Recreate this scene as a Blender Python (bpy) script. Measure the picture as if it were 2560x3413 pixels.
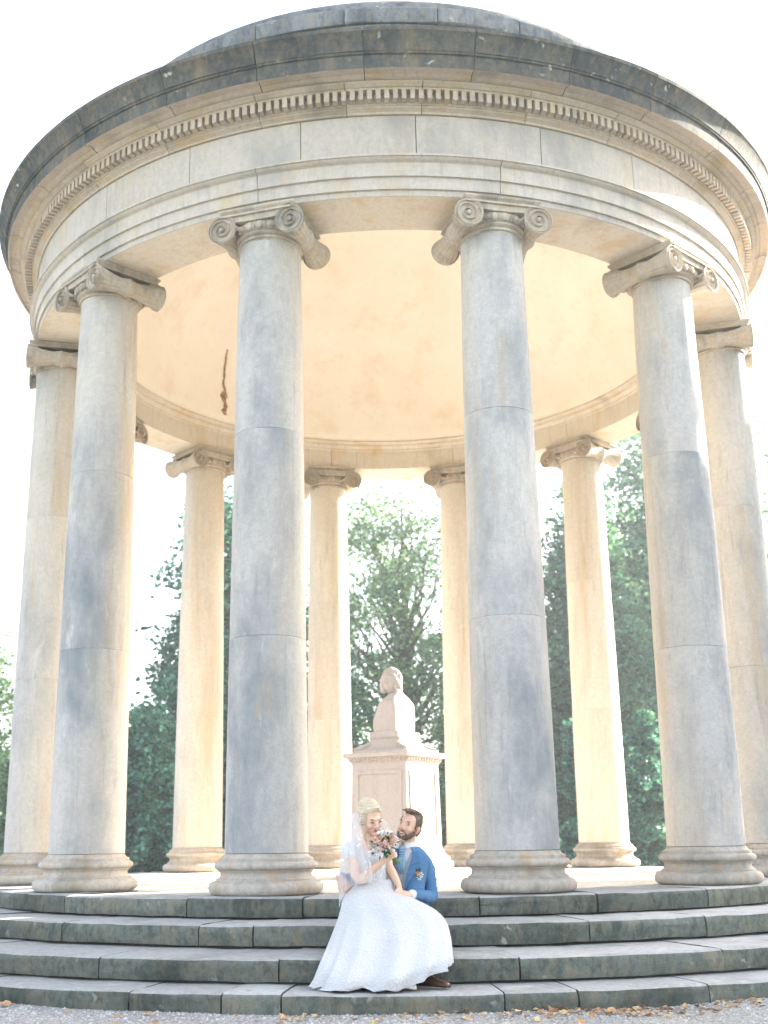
import bpy, bmesh, math, random
import numpy as np
from mathutils import Vector, Matrix, Euler, noise as mnoise

for o in list(bpy.data.objects):
    bpy.data.objects.remove(o, do_unlink=True)
S = bpy.context.scene
COL = S.collection
random.seed(7)
RNG = np.random.default_rng(11)
R_ = math.radians
sin, cos, pi = math.sin, math.cos, math.pi

# ------------------------------------------------------------------ camera
U = 4.2
cam = bpy.data.cameras.new('camera')
cam.lens = 36.0 * 3829.1 / 3413.0
cam.sensor_width = 36.0
cam.shift_x = 71.5 / 3413.0
cam.shift_y = 149.9 / 3413.0
cam.clip_start = 0.1
cam.clip_end = 2000
cam.dof.use_dof = True
cam.dof.focus_distance = 9.0
cam.dof.aperture_fstop = 2.0
camo = bpy.data.objects.new('camera', cam)
COL.objects.link(camo)
S.camera = camo
_yaw, _pit, _rol = -0.0167, 0.238, -0.0133
_fw = Vector((sin(_yaw) * cos(_pit), cos(_yaw) * cos(_pit), sin(_pit)))
_r = Vector((cos(_yaw), -sin(_yaw), 0))
_u = _r.cross(_fw)
_r2 = cos(_rol) * _r + sin(_rol) * _u
_u2 = -sin(_rol) * _r + cos(_rol) * _u
CAM = Vector((-0.0308 * U, -3.4146 * U, 0.1147 * U))
camo.matrix_world = Matrix.Translation(CAM) @ Matrix((_r2, _u2, -_fw)).transposed().to_4x4()

# ------------------------------------------------------------------ light
SUN_PHI = R_(121)      # from -y (towards the camera) turning to +x (right)
SUN_EL = R_(22)
SD = Vector((sin(SUN_PHI) * cos(SUN_EL), -cos(SUN_PHI) * cos(SUN_EL), sin(SUN_EL)))
world = bpy.data.worlds.new('World')
S.world = world
world.use_nodes = True
wn = world.node_tree
wn.nodes.clear()
sky = wn.nodes.new('ShaderNodeTexSky')
sky.sky_type = 'NISHITA'
sky.sun_disc = False
sky.sun_elevation = SUN_EL
sky.sun_rotation = math.atan2(SD.x, SD.y)
sky.air_density = 1.0
sky.dust_density = 3.0
sky.ozone_density = 1.0
hs = wn.nodes.new('ShaderNodeHueSaturation')
hs.inputs['Saturation'].default_value = 0.5
bg = wn.nodes.new('ShaderNodeBackground')
bg.inputs['Strength'].default_value = 0.10
wo = wn.nodes.new('ShaderNodeOutputWorld')
wn.links.new(sky.outputs[0], hs.inputs['Color'])
wn.links.new(hs.outputs[0], bg.inputs['Color'])
wn.links.new(bg.outputs[0], wo.inputs['Surface'])
sl = bpy.data.lights.new('sun', 'SUN')
sl.energy = 5.0
sl.angle = R_(0.55)
sl.color = (1.0, 0.92, 0.80)
so = bpy.data.objects.new('sun', sl)
COL.objects.link(so)
so.location = SD * 60
so.rotation_euler = SD.to_track_quat('Z', 'Y').to_euler()
S.view_settings.view_transform = 'Standard'
S.view_settings.look = 'None'
S.view_settings.gamma = 1.0
S.view_settings.use_curve_mapping = False
S.view_settings.exposure = 3.2
S.render.engine = 'CYCLES'
S.cycles.max_bounces = 6
S.cycles.diffuse_bounces = 4
S.cycles.transparent_max_bounces = 8

# ------------------------------------------------------------------ materials
def hexc(r, g, b):
    return (r, g, b, 1)

class NT:
    def __init__(s, name, rough=0.9):
        s.m = bpy.data.materials.new(name)
        s.m.use_nodes = True
        s.t = s.m.node_tree
        s.b = s.t.nodes['Principled BSDF']
        s.b.inputs['Roughness'].default_value = rough
        s.b.inputs['Specular IOR Level'].default_value = 0.25
        g = s.n('ShaderNodeNewGeometry')
        s.pos = g.outputs['Position']
        s.geo = g
    def n(s, k, **kw):
        x = s.t.nodes.new(k)
        for a, v in kw.items():
            setattr(x, a, v)
        return x
    def l(s, a, b):
        s.t.links.new(a, b)
    def mapping(s, scale, loc=(0, 0, 0), src=None):
        m = s.n('ShaderNodeMapping')
        m.inputs['Scale'].default_value = scale
        m.inputs['Location'].default_value = loc
        s.l(src or s.pos, m.inputs['Vector'])
        return m.outputs[0]
    def noise(s, scale, detail=5, rough=0.55, vec=None, dist=0.0):
        x = s.n('ShaderNodeTexNoise')
        x.inputs['Scale'].default_value = scale
        x.inputs['Detail'].default_value = detail
        x.inputs['Roughness'].default_value = rough
        x.inputs['Distortion'].default_value = dist
        s.l(vec or s.pos, x.inputs['Vector'])
        return x.outputs['Fac']
    def ramp(s, fac, stops):
        x = s.n('ShaderNodeValToRGB')
        e = x.color_ramp.elements
        while len(e) < len(stops):
            e.new(0.5)
        for i, (p, c) in enumerate(stops):
            e[i].position = p
            e[i].color = c if isinstance(c, tuple) else (c, c, c, 1)
        s.l(fac, x.inputs[0])
        return x.outputs[0]
    def mix(s, fac, a, b, mode='MIX'):
        x = s.n('ShaderNodeMix', data_type='RGBA', blend_type=mode)
        for sock, v in ((x.inputs[0], fac), (x.inputs[6], a), (x.inputs[7], b)):
            if isinstance(v, bpy.types.NodeSocket):
                s.l(v, sock)
            elif isinstance(v, (int, float)):
                sock.default_value = v
            else:
                sock.default_value = v if len(v) == 4 else (*v, 1)
        return x.outputs[2]
    def mul(s, a, b):
        x = s.n('ShaderNodeMath', operation='MULTIPLY')
        for sock, v in ((x.inputs[0], a), (x.inputs[1], b)):
            if isinstance(v, bpy.types.NodeSocket):
                s.l(v, sock)
            else:
                sock.default_value = v
        return x.outputs[0]
    def color(s, c):
        if isinstance(c, bpy.types.NodeSocket):
            s.l(c, s.b.inputs['Base Color'])
        else:
            s.b.inputs['Base Color'].default_value = c if len(c) == 4 else (*c, 1)
    def bump(s, h, strength=0.3, dist=0.01):
        x = s.n('ShaderNodeBump')
        x.inputs['Strength'].default_value = strength
        x.inputs['Distance'].default_value = dist
        s.l(h, x.inputs['Height'])
        s.l(x.outputs[0], s.b.inputs['Normal'])
    def rand(s):
        return s.n('ShaderNodeObjectInfo').outputs['Random']

def stone(name, base, dark, warm, dark_amt=(0.52, 0.68), warm_amt=(0.55, 0.72), streak=0.25, vary=0.25,
          big=0.9, bump=0.35, spots=None, patch=1.0, off_s=13.0, fine=0.0):
    t = NT(name, 0.92)
    rnd = t.rand()
    off = t.n('ShaderNodeVectorMath', operation='SCALE')
    cmb = t.n('ShaderNodeCombineXYZ')
    t.l(rnd, cmb.inputs[0]); t.l(rnd, cmb.inputs[1]); t.l(rnd, cmb.inputs[2])
    t.l(cmb.outputs[0], off.inputs[0])
    off.inputs['Scale'].default_value = off_s
    add = t.n('ShaderNodeVectorMath', operation='ADD')
    t.l(t.pos, add.inputs[0]); t.l(off.outputs[0], add.inputs[1])
    P = add.outputs[0]
    ver = t.mapping((1, 1, streak), src=P)
    n1 = t.noise(big, 4, 0.64, ver)
    n2 = t.noise(big * 2.6, 4, 0.62, t.mapping((1, 1, streak * 0.7), (5, 3, 9), P))
    n3 = t.noise(22, 3, 0.7, P)
    n4 = t.noise(150, 1, 0.6, P)
    c = t.mix(t.ramp(n3, [(0.3, 0.0), (0.7, 1.0)]), tuple(x * (1 - vary * 0.5) for x in base), tuple(min(1, x * (1 + vary * 0.45)) for x in base))
    c = t.mix(t.mul(t.ramp(n2, [(warm_amt[0], 0.0), (warm_amt[1], 1.0)]), 0.75 * patch), c, warm)
    c = t.mix(t.mul(t.ramp(n1, [(dark_amt[0], 0.0), (dark_amt[1], 1.0)]), 0.85 * patch), c, dark)
    n5 = t.noise(3.2, 4, 0.7, t.mapping((6, 6, 0.35), (1, 2, 3), P))
    c = t.mix(t.mul(t.ramp(n5, [(0.55, 0.0), (0.75, 1.0)]), 0.45), c, dark)
    if fine:
        n6 = t.noise(9, 4, 0.75, t.mapping((1, 1, 0.6), (3, 8, 1), P), 0.3)
        c = t.mix(t.mul(t.ramp(n6, [(0.46, 0.0), (0.62, 1.0)]), fine), c, warm)
        n7 = t.noise(14, 4, 0.75, t.mapping((1, 1, 0.5), (1, 4, 7), P), 0.3)
        c = t.mix(t.mul(t.ramp(n7, [(0.5, 0.0), (0.62, 1.0)]), fine), c, dark)
    # tone of each block
    tone = t.ramp(rnd, [(0.0, 1 - vary * 0.6), (1.0, 1.0)])
    c = t.mix(1.0, c, tone, 'MULTIPLY')
    c = t.mix(t.mul(t.ramp(n4, [(0.35, 1.0), (0.5, 0.0)]), 0.25), c, tuple(x * 0.55 for x in base))
    if spots:
        v = t.n('ShaderNodeTexVoronoi')
        v.inputs['Scale'].default_value = 7
        wv = t.n('ShaderNodeTexNoise')
        wv.inputs['Scale'].default_value = 9
        wv.inputs['Detail'].default_value = 4
        t.l(P, wv.inputs['Vector'])
        ws = t.n('ShaderNodeVectorMath', operation='MULTIPLY_ADD')
        t.l(wv.outputs['Color'], ws.inputs[0])
        ws.inputs[1].default_value = (0.22, 0.22, 0.22)
        t.l(P, ws.inputs[2])
        t.l(ws.outputs[0], v.inputs['Vector'])
        sp = t.ramp(v.outputs['Distance'], [(0.10, 1.0), (0.2, 0.0)])
        msk = t.ramp(t.noise(1.1, 4, 0.6, P), [(0.48, 0.0), (0.6, 1.0)])
        c = t.mix(t.mul(t.mul(sp, msk), 0.8), c, spots)
    t.color(c)
    h = t.mix(0.5, n3, n4)
    t.bump(h, bump, 0.012)
    return t.m

M = {}
def column_stone():
    """cream sandstone, washed grey-blue by the weather on the outward side (object -y), ochre runs on the sheltered side"""
    t = NT('column_sandstone', 0.92)
    rnd = t.rand()
    cmb = t.n('ShaderNodeCombineXYZ')
    for q in range(3):
        t.l(rnd, cmb.inputs[q])
    sc = t.n('ShaderNodeVectorMath', operation='SCALE')
    t.l(cmb.outputs[0], sc.inputs[0])
    sc.inputs['Scale'].default_value = 0.35
    ad = t.n('ShaderNodeVectorMath', operation='ADD')
    t.l(t.pos, ad.inputs[0]); t.l(sc.outputs[0], ad.inputs[1])
    P = ad.outputs[0]
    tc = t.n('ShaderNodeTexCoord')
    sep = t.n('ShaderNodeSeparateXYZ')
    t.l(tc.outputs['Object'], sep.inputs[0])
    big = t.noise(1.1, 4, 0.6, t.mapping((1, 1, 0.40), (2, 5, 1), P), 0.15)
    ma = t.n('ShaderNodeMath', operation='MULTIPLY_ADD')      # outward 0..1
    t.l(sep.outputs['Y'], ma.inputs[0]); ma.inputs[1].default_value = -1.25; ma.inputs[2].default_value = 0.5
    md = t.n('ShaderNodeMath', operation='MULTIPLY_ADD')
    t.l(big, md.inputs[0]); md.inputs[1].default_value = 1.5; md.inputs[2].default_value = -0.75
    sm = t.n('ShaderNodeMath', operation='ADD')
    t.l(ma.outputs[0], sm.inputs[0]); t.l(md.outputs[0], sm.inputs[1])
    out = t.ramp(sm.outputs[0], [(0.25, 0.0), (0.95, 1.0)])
    n3 = t.noise(20, 3, 0.72, P)
    n4 = t.noise(140, 1, 0.6, P)
    run = t.noise(2.4, 5, 0.66, t.mapping((1.6, 1.6, 0.16), (7, 1, 2), P), 0.3)
    fin = t.noise(5, 5, 0.7, t.mapping((3, 3, 0.28), (1, 9, 2), P), 0.2)
    c = t.mix(t.ramp(n3, [(0.3, 0.0), (0.7, 1.0)]), (0.56, 0.495, 0.41), (0.64, 0.58, 0.50))
    c = t.mix(t.mul(t.ramp(run, [(0.50, 0.0), (0.66, 1.0)]), 0.65), c, (0.53, 0.40, 0.26))
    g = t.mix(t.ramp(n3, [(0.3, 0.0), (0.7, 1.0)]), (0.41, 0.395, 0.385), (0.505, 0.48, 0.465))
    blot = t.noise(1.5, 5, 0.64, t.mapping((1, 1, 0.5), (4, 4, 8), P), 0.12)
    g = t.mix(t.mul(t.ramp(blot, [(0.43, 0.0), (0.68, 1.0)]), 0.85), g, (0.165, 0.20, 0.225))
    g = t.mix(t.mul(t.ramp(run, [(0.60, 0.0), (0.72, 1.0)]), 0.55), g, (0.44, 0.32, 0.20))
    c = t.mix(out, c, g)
    c = t.mix(t.mul(t.ramp(fin, [(0.55, 0.0), (0.74, 1.0)]), 0.4), c, (0.20, 0.19, 0.18))
    c = t.mix(t.mul(t.ramp(n4, [(0.34, 1.0), (0.47, 0.0)]), 0.35), c, (0.22, 0.19, 0.16))
    pale = t.noise(2.8, 4, 0.7, t.mapping((2, 2, 0.6), (11, 3, 5), P), 0.6)
    c = t.mix(t.mul(t.ramp(pale, [(0.62, 0.0), (0.72, 1.0)]), 0.45), c, (0.62, 0.60, 0.58))
    c = t.mix(1.0, c, t.ramp(rnd, [(0.0, 0.88), (1.0, 1.0)]), 'MULTIPLY')
    t.color(c)
    t.bump(t.mix(0.45, n3, n4), 0.45, 0.012)
    return t.m
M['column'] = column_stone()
M['inner'] = stone('inner_sandstone', (0.62, 0.555, 0.465), (0.34, 0.28, 0.20), (0.56, 0.40, 0.21), (0.58, 0.78), (0.5, 0.7), 0.6, 0.15, 1.2)
M['capital'] = stone('capital_sandstone', (0.47, 0.415, 0.35), (0.15, 0.155, 0.15), (0.48, 0.35, 0.21), (0.52, 0.7), (0.52, 0.72), 0.6, 0.2, 2.4, fine=0.2)
M['base'] = stone('base_sandstone', (0.45, 0.41, 0.365), (0.14, 0.15, 0.125), (0.45, 0.32, 0.19), (0.50, 0.70), (0.52, 0.7), 0.8, 0.25, 1.6, fine=0.2)
M['architrave'] = stone('architrave_sandstone', (0.495, 0.445, 0.40), (0.235, 0.24, 0.235), (0.46, 0.36, 0.22), (0.50, 0.74), (0.54, 0.74), 0.55, 0.18, 1.0, 0.5, fine=0.18)
M['bed'] = stone('cornice_bed_sandstone', (0.49, 0.41, 0.34), (0.20, 0.19, 0.16), (0.46, 0.35, 0.18), (0.54, 0.74), (0.50, 0.70), 0.5, 0.22, 1.0)
M['corona'] = stone('weathered_cornice_stone', (0.10, 0.103, 0.098), (0.024, 0.036, 0.048), (0.23, 0.18, 0.12), (0.44, 0.62), (0.56, 0.70), 0.35, 0.35, 1.3, 0.9, spots=(0.45, 0.45, 0.4), fine=0.4)
M['roof'] = stone('weathered_roof_stone', (0.20, 0.215, 0.23), (0.055, 0.07, 0.095), (0.25, 0.215, 0.16), (0.48, 0.62), (0.56, 0.72), 0.4, 0.3, 1.8, 0.9, spots=(0.5, 0.5, 0.47), fine=0.5)
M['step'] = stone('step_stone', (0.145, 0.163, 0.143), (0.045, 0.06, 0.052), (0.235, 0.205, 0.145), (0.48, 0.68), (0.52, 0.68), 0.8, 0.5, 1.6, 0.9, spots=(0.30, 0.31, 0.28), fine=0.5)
M['floor'] = stone('floor_slab_stone', (0.65, 0.585, 0.50), (0.3, 0.27, 0.22), (0.52, 0.40, 0.27), (0.6, 0.8), (0.6, 0.8), 1, 0.2, 1.2, 0.5)
M['tread'] = stone('tread_stone', (0.39, 0.395, 0.395), (0.16, 0.17, 0.165), (0.36, 0.31, 0.25), (0.52, 0.74), (0.6, 0.78), 0.8, 0.3, 1.5, 0.8, spots=(0.45, 0.45, 0.44), fine=0.25)
M['marble'] = stone('pale_marble', (0.45, 0.395, 0.36), (0.28, 0.25, 0.23), (0.43, 0.33, 0.26), (0.55, 0.8), (0.6, 0.85), 0.7, 0.12, 2.6, 0.3)
def plaster():
    t = NT('ceiling_plaster', 0.95)
    n1 = t.noise(0.8, 6, 0.6, None, 0.5)
    n2 = t.noise(2.2, 6, 0.65)
    n3 = t.noise(40, 4, 0.6)
    c = t.mix(t.ramp(n1, [(0.4, 0.0), (0.65, 1.0)]), (0.76, 0.685, 0.58), (0.80, 0.735, 0.645))
    c = t.mix(t.mul(t.ramp(n2, [(0.52, 0.0), (0.72, 1.0)]), 0.4), c, (0.62, 0.47, 0.30))
    n4 = t.noise(9, 5, 0.75)
    c = t.mix(t.mul(t.ramp(n4, [(0.55, 0.0), (0.70, 1.0)]), 0.2), c, (0.56, 0.42, 0.27))
    t.color(c)
    t.bump(n3, 0.2, 0.006)
    return t.m
M['plaster'] = plaster()
def flat(name, c, rough=0.8, nscale=30, var=0.25, bump=0.0, **kw):
    t = NT(name, rough)
    n = t.noise(nscale, 4, 0.6)
    t.color(t.mix(t.ramp(n, [(0.3, 0.0), (0.7, 1.0)]), tuple(x * (1 - var) for x in c), tuple(min(1, x * (1 + var)) for x in c)))
    if bump:
        t.bump(n, bump, 0.004)
    for k, v in kw.items():
        t.b.inputs[k.replace('_', ' ')].default_value = v
    return t.m
M['joint'] = flat('dark_mortar', (0.05, 0.048, 0.04))
M['damage'] = flat('exposed_brick', (0.34, 0.22, 0.125), 0.95, 18, 0.6, 0.8)

# ------------------------------------------------------------------ mesh helpers
def link(o, parent=None):
    COL.objects.link(o)
    if parent is not None:
        o.parent = parent
    return o

def mesh(name, verts, faces, mat=None, smooth=False):
    me = bpy.data.meshes.new(name)
    me.from_pydata([tuple(v) for v in verts], [], faces)
    me.validate()
    if mat is not None:
        me.materials.append(M[mat] if isinstance(mat, str) else mat)
    if smooth:
        me.shade_smooth()
    me.update()
    return me

def ob(name, me, parent=None, loc=None, rz=None):
    o = bpy.data.objects.new(name, me)
    link(o, parent)
    if loc is not None:
        o.location = loc
    if rz is not None:
        o.rotation_euler = (0, 0, rz)
    return o

def empty(name, loc=(0, 0, 0), parent=None, rz=0):
    o = bpy.data.objects.new(name, None)
    o.empty_display_size = 0.2
    link(o, parent)
    o.location = loc
    o.rotation_euler = (0, 0, rz)
    return o

def tag(o, label, cat, group=None):
    o['label'] = label
    o['category'] = cat
    if group:
        o['group'] = group
    return o

def fix(me):
    bm = bmesh.new()
    bm.from_mesh(me)
    bmesh.ops.recalc_face_normals(bm, faces=bm.faces)
    bm.to_mesh(me)
    bm.free()
    return me

def sharp_smooth(me, deg=35):
    me.shade_smooth()
    try:
        me.set_sharp_from_angle(angle=R_(deg))
    except Exception:
        pass
    return me

def lathe(name, prof, mat, n=64, deg=40):
    """closed ring of an open profile [(r,z)...] about z"""
    V, F = [], []
    k = len(prof)
    for i in range(n):
        a = 2 * pi * i / n
        for r, z in prof:
            V.append((r * sin(a), -r * cos(a), z))
    for i in range(n):
        j = (i + 1) % n
        for q in range(k - 1):
            F.append((i * k + q, j * k + q, j * k + q + 1, i * k + q + 1))
    me = fix(mesh(name, V, F, mat))
    return sharp_smooth(me, deg)

def sector(name, prof, a0, a1, mat, step=2.5, jit=0.0, deg=35, seed=0, gap=0.0):
    """solid arc block: closed profile polygon swept from angle a0 to a1 (degrees, from -y to +x)"""
    rm = max(p[0] for p in prof)
    g = math.degrees(gap / rm) / 2
    a0 += g
    a1 -= g
    n = max(1, int(math.ceil((a1 - a0) / step)))
    V, F = [], []
    k = len(prof)
    for i in range(n + 1):
        a = R_(a0 + (a1 - a0) * i / n)
        for q, (r, z) in enumerate(prof):
            if jit:
                v = Vector((r * sin(a) * 1.7 + seed * 3.1, -r * cos(a) * 1.7, z * 5 + q))
                d = mnoise.noise(v) * jit
                e = mnoise.noise(v * 2.3 + Vector((9, 2, 4))) * jit
                V.append(((r + d) * sin(a), -(r + d) * cos(a), z + e * 0.6))
            else:
                V.append((r * sin(a), -r * cos(a), z))
    for i in range(n):
        for q in range(k):
            p = (q + 1) % k
            F.append((i * k + q, (i + 1) * k + q, (i + 1) * k + p, i * k + p))
    F.append(tuple(range(k)))
    F.append(tuple(reversed(range(n * k, n * k + k))))
    me = fix(mesh(name, V, F, mat))
    return sharp_smooth(me, deg)
# ------------------------------------------------------------------ ground
STEP = 0.0405 * U
GZ = -3 * STEP - 0.125
def ground():
    t = NT('gravel_ground', 0.95)
    n1 = t.noise(0.6, 5, 0.6)
    n2 = t.noise(28, 5, 0.75)
    v = t.n('ShaderNodeTexVoronoi')
    v.inputs['Scale'].default_value = 60
    t.l(t.pos, v.inputs['Vector'])
    c = t.mix(t.ramp(v.outputs['Color'], [(0.2, 0.0), (0.9, 1.0)]), (0.20, 0.195, 0.185), (0.50, 0.48, 0.45))
    c = t.mix(t.mul(t.ramp(n1, [(0.4, 0.0), (0.7, 1.0)]), 0.5), c, (0.19, 0.18, 0.15))
    c = t.mix(t.mul(t.ramp(n2, [(0.5, 0.0), (0.65, 1.0)]), 0.4), c, (0.10, 0.10, 0.09))
    t.color(c)
    t.bump(v.outputs['Distance'], 0.7, 0.02)
    M['gravel'] = t.m
    t = NT('lawn_grass', 0.9)
    n1 = t.noise(0.25, 5, 0.6)
    n2 = t.noise(14, 4, 0.7)
    c = t.mix(n2, (0.03, 0.06, 0.022), (0.075, 0.12, 0.04))
    c = t.mix(t.mul(t.ramp(n1, [(0.45, 0.0), (0.7, 1.0)]), 0.5), c, (0.11, 0.11, 0.045))
    t.color(c)
    t.bump(n2, 0.8, 0.05)
    M['lawn'] = t.m
    # gravel court: polar sheet round the temple, lawn beyond it to the horizon
    V, F = [], []
    rings = [0, 5.6, 6.0, 6.15, 6.3, 6.6, 7, 7.6, 8.4, 10, 13, 17, 22, 28]
    n = 120
    for r in rings:
        for i in range(n):
            a = 2 * pi * i / n
            z = GZ + 0.022 * mnoise.noise(Vector((r * sin(a) * 0.9, r * cos(a) * 0.9, 2))) if r > 6 else GZ
            V.append((r * sin(a), -r * cos(a), z))
    for k in range(len(rings) - 1):
        for i in range(n):
            j = (i + 1) % n
            F.append((k * n + i, k * n + j, (k + 1) * n + j, (k + 1) * n + i))
    o = ob('gravel_ground', mesh('gravel_ground', V, F, 'gravel', True))
    o['kind'] = 'structure'
    V, F = [], []
    rings = [26, 40, 70, 120, 300, 900]
    for r in rings:
        for i in range(n):
            a = 2 * pi * i / n
            V.append((r * sin(a), -r * cos(a), GZ - 0.05 + (0.02 if r > 27 else 0)))
    for k in range(len(rings) - 1):
        for i in range(n):
            j = (i + 1) % n
            F.append((k * n + i, k * n + j, (k + 1) * n + j, (k + 1) * n + i))
    o = ob('lawn', mesh('lawn', V, F, 'lawn', True))
    o['kind'] = 'structure'
ground()

# ------------------------------------------------------------------ temple
temple = empty('temple', (0, 0, GZ))
tag(temple, 'round open sandstone temple with Ionic columns, domed roof and curved stone steps', 'temple')
TZ = -GZ          # children are laid out with platform level = 0

def part(name, me, parent=None):
    o = ob(name, me, parent or temple)
    if parent is None:
        o.location = (0, 0, TZ)
    return o

def fill(angles, lo, hi):
    """extend given joint angles round the circle with random block lengths (degrees)"""
    A = sorted(angles)
    a = A[-1]
    while True:
        a += random.uniform(lo, hi)
        if a > A[0] + 360 - lo * 0.6:
            break
        A.append(a)
    A.append(A[0] + 360)
    return A

SR = [1.13 * U, 1.2701 * U, 1.4385 * U, 1.5437 * U]
JO = [[-51.45, -39.47, -22.26, -9.84, 7.43, 19.72, 33.85], [-46.5, -31.61, -17.29, -12.48, 0.6, 15.28, 26.66],
      [-37, -21.59, -8.43, 7.36, 22.19], [-30, -16.75, -10.9, -7.34, 5.46, 9.81, 18.09]]
for k in range(4):
    zt = -k * STEP
    R = SR[k]
    rin = (SR[k - 1] - 0.10) if k else 3.92
    zb = zt - STEP if k < 3 else GZ - 0.06
    core = lathe('step', [(rin - 0.1, zt - 0.03), (R - 0.07, zt - 0.03), (R - 0.07, zb - 0.01), (rin - 0.1, zb - 0.01)], 'joint', 96)
    st = part('step', core)
    st['label'] = ['top step carrying the column bases', 'second step from the top', 'third step from the top', 'lowest step on the gravel'][k]
    A = fill(JO[k], 9, 17)
    for i in range(len(A) - 1):
        random.seed(k * 100 + i)
        dz = random.uniform(-0.004, 0.004)
        dr = random.uniform(-0.008, 0.008)
        top = zt + dz
        rr = R + dr
        bot = zb + (0.012 if k < 3 else 0)
        prof = [(rin, top), (rr - 0.30, top), (rr - 0.10, top - 0.001), (rr - 0.034, top - 0.003), (rr - 0.012, top - 0.012), (rr - 0.002, top - 0.034),
                (rr, top - 0.06), (rr - 0.001, (top + bot) / 2), (rr - 0.002, bot + 0.04), (rr - 0.008, bot + 0.006), (rin, bot)]
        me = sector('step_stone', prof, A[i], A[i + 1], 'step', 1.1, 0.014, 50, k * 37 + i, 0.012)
        me.materials.append(M['tread'])  # top faces carry a paler stone colour than the risers
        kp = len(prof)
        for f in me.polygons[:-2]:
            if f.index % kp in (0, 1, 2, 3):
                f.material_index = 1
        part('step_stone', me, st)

# floor of ring slabs
fl = part('floor', lathe('floor', [(0.01, -0.03), (3.95, -0.03), (3.95, -0.15), (0.01, -0.15)], 'joint', 64))
for q, (r0, r1, n) in enumerate([(3.05, 3.905, 24), (2.15, 3.045, 18), (1.2, 2.145, 12), (0.0, 1.195, 6)]):
    for i in range(n):
        a0 = 360 / n * i + q * 7
        zt = random.uniform(-0.003, 0.002)
        prof = [(max(r0, 0.02), zt), (r1 - 0.004, zt), (r1, zt - 0.005), (r1, -0.028), (max(r0, 0.02), -0.028)]
        part('floor_slab', sector('floor_slab', prof, a0, a0 + 360 / n, 'floor', 5, 0, 35, 0, 0.006), fl)

# ---- entablature
def blocks(name, partname, prof, core_prof, joints, mat, lo, hi, gap=0.008, label=None, step=2.5, jit=0.0):
    core = part(name, lathe(name, core_prof + [core_prof[0]], 'joint', 96))
    if label:
        core['label'] = label
    A = fill(joints, lo, hi)
    for i in range(len(A) - 1):
        random.seed(sum(map(ord, name)) + i)
        part(partname, sector(partname, prof, A[i], A[i + 1], mat, step, jit, 30, i, gap), core)
    return core

CA = -1.21
arc_ = blocks('architrave', 'architrave_block',
       [(3.876, 6.402), (4.497, 6.402), (4.505, 6.408), (4.505, 6.462), (4.512, 6.466), (4.530, 6.466), (4.530, 6.586), (4.536, 6.591), (4.555, 6.591), (4.555, 6.728),
        (4.562, 6.736), (4.580, 6.742), (4.600, 6.758), (4.606, 6.768), (4.622, 6.770), (4.622, 6.790), (4.30, 6.796), (4.30, 6.83), (3.70, 6.83), (3.70, 6.805), (3.80, 6.80),
        (3.802, 6.77), (3.835, 6.745), (3.86, 6.735), (3.862, 6.71), (3.876, 6.70)],
       [(3.95, 6.43), (4.45, 6.43), (4.45, 6.75), (3.95, 6.75)],
       [CA + 15 + 30 * i for i in range(-6, 6)], 'architrave', 28, 30)
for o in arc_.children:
    o.data.materials.append(M['inner'])  # soffit and inner faces get a warmer, creamier stone colour
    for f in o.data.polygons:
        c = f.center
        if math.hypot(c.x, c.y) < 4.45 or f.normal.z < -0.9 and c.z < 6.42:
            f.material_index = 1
blocks('frieze', 'frieze_block',
       [(4.33, 6.798), (4.535, 6.798), (4.535, 7.252), (4.33, 7.252)],
       [(4.25, 6.79), (4.50, 6.79), (4.50, 7.26), (4.25, 7.26)],
       [-58, -41.11, -25.98, -10.7, 3.48, 19.45, 33.7, 49], 'architrave', 13, 17)
blocks('cornice_bed', 'cornice_bed_block',
       [(4.33, 7.257), (4.556, 7.257), (4.562, 7.275), (4.585, 7.292), (4.600, 7.298), (4.604, 7.312), (4.618, 7.314), (4.622, 7.335), (4.625, 7.425), (4.700, 7.428), (4.702, 7.445),
        (4.722, 7.448), (4.738, 7.462), (4.758, 7.470), (4.762, 7.485), (4.33, 7.487)],
       [(4.30, 7.265), (4.53, 7.265), (4.60, 7.33), (4.60, 7.48), (4.30, 7.48)],
       [-72, -57, -42.61, -29.18, -15.69, -4.89, 4.19, 17.24, 29.27, 43], 'bed', 9, 14)
cor = blocks('cornice', 'cornice_block',
       [(4.33, 7.492), (4.775, 7.492), (4.800, 7.498), (4.815, 7.512), (4.818, 7.520), (4.890, 7.522), (4.892, 7.506), (4.918, 7.506), (4.921, 7.56), (4.925, 7.640), (4.945, 7.645), (4.947, 7.665),
        (4.957, 7.667), (4.965, 7.70), (4.985, 7.745), (5.010, 7.785), (5.030, 7.815), (5.040, 7.822), (5.042, 7.862), (5.030, 7.868), (4.33, 7.93)],
       [(4.30, 7.50), (4.88, 7.53), (4.88, 7.66), (4.98, 7.82), (4.30, 7.89)],
       [-66, -51.9, -39.64, -26.23, -14.61, -2.5, 9.73, 21.13, 32.66, 45.77], 'corona', 10, 13, jit=0.004)
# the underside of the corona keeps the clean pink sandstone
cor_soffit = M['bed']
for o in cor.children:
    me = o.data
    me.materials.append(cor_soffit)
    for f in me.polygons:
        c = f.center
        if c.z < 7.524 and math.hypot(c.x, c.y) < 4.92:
            f.material_index = 1

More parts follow.
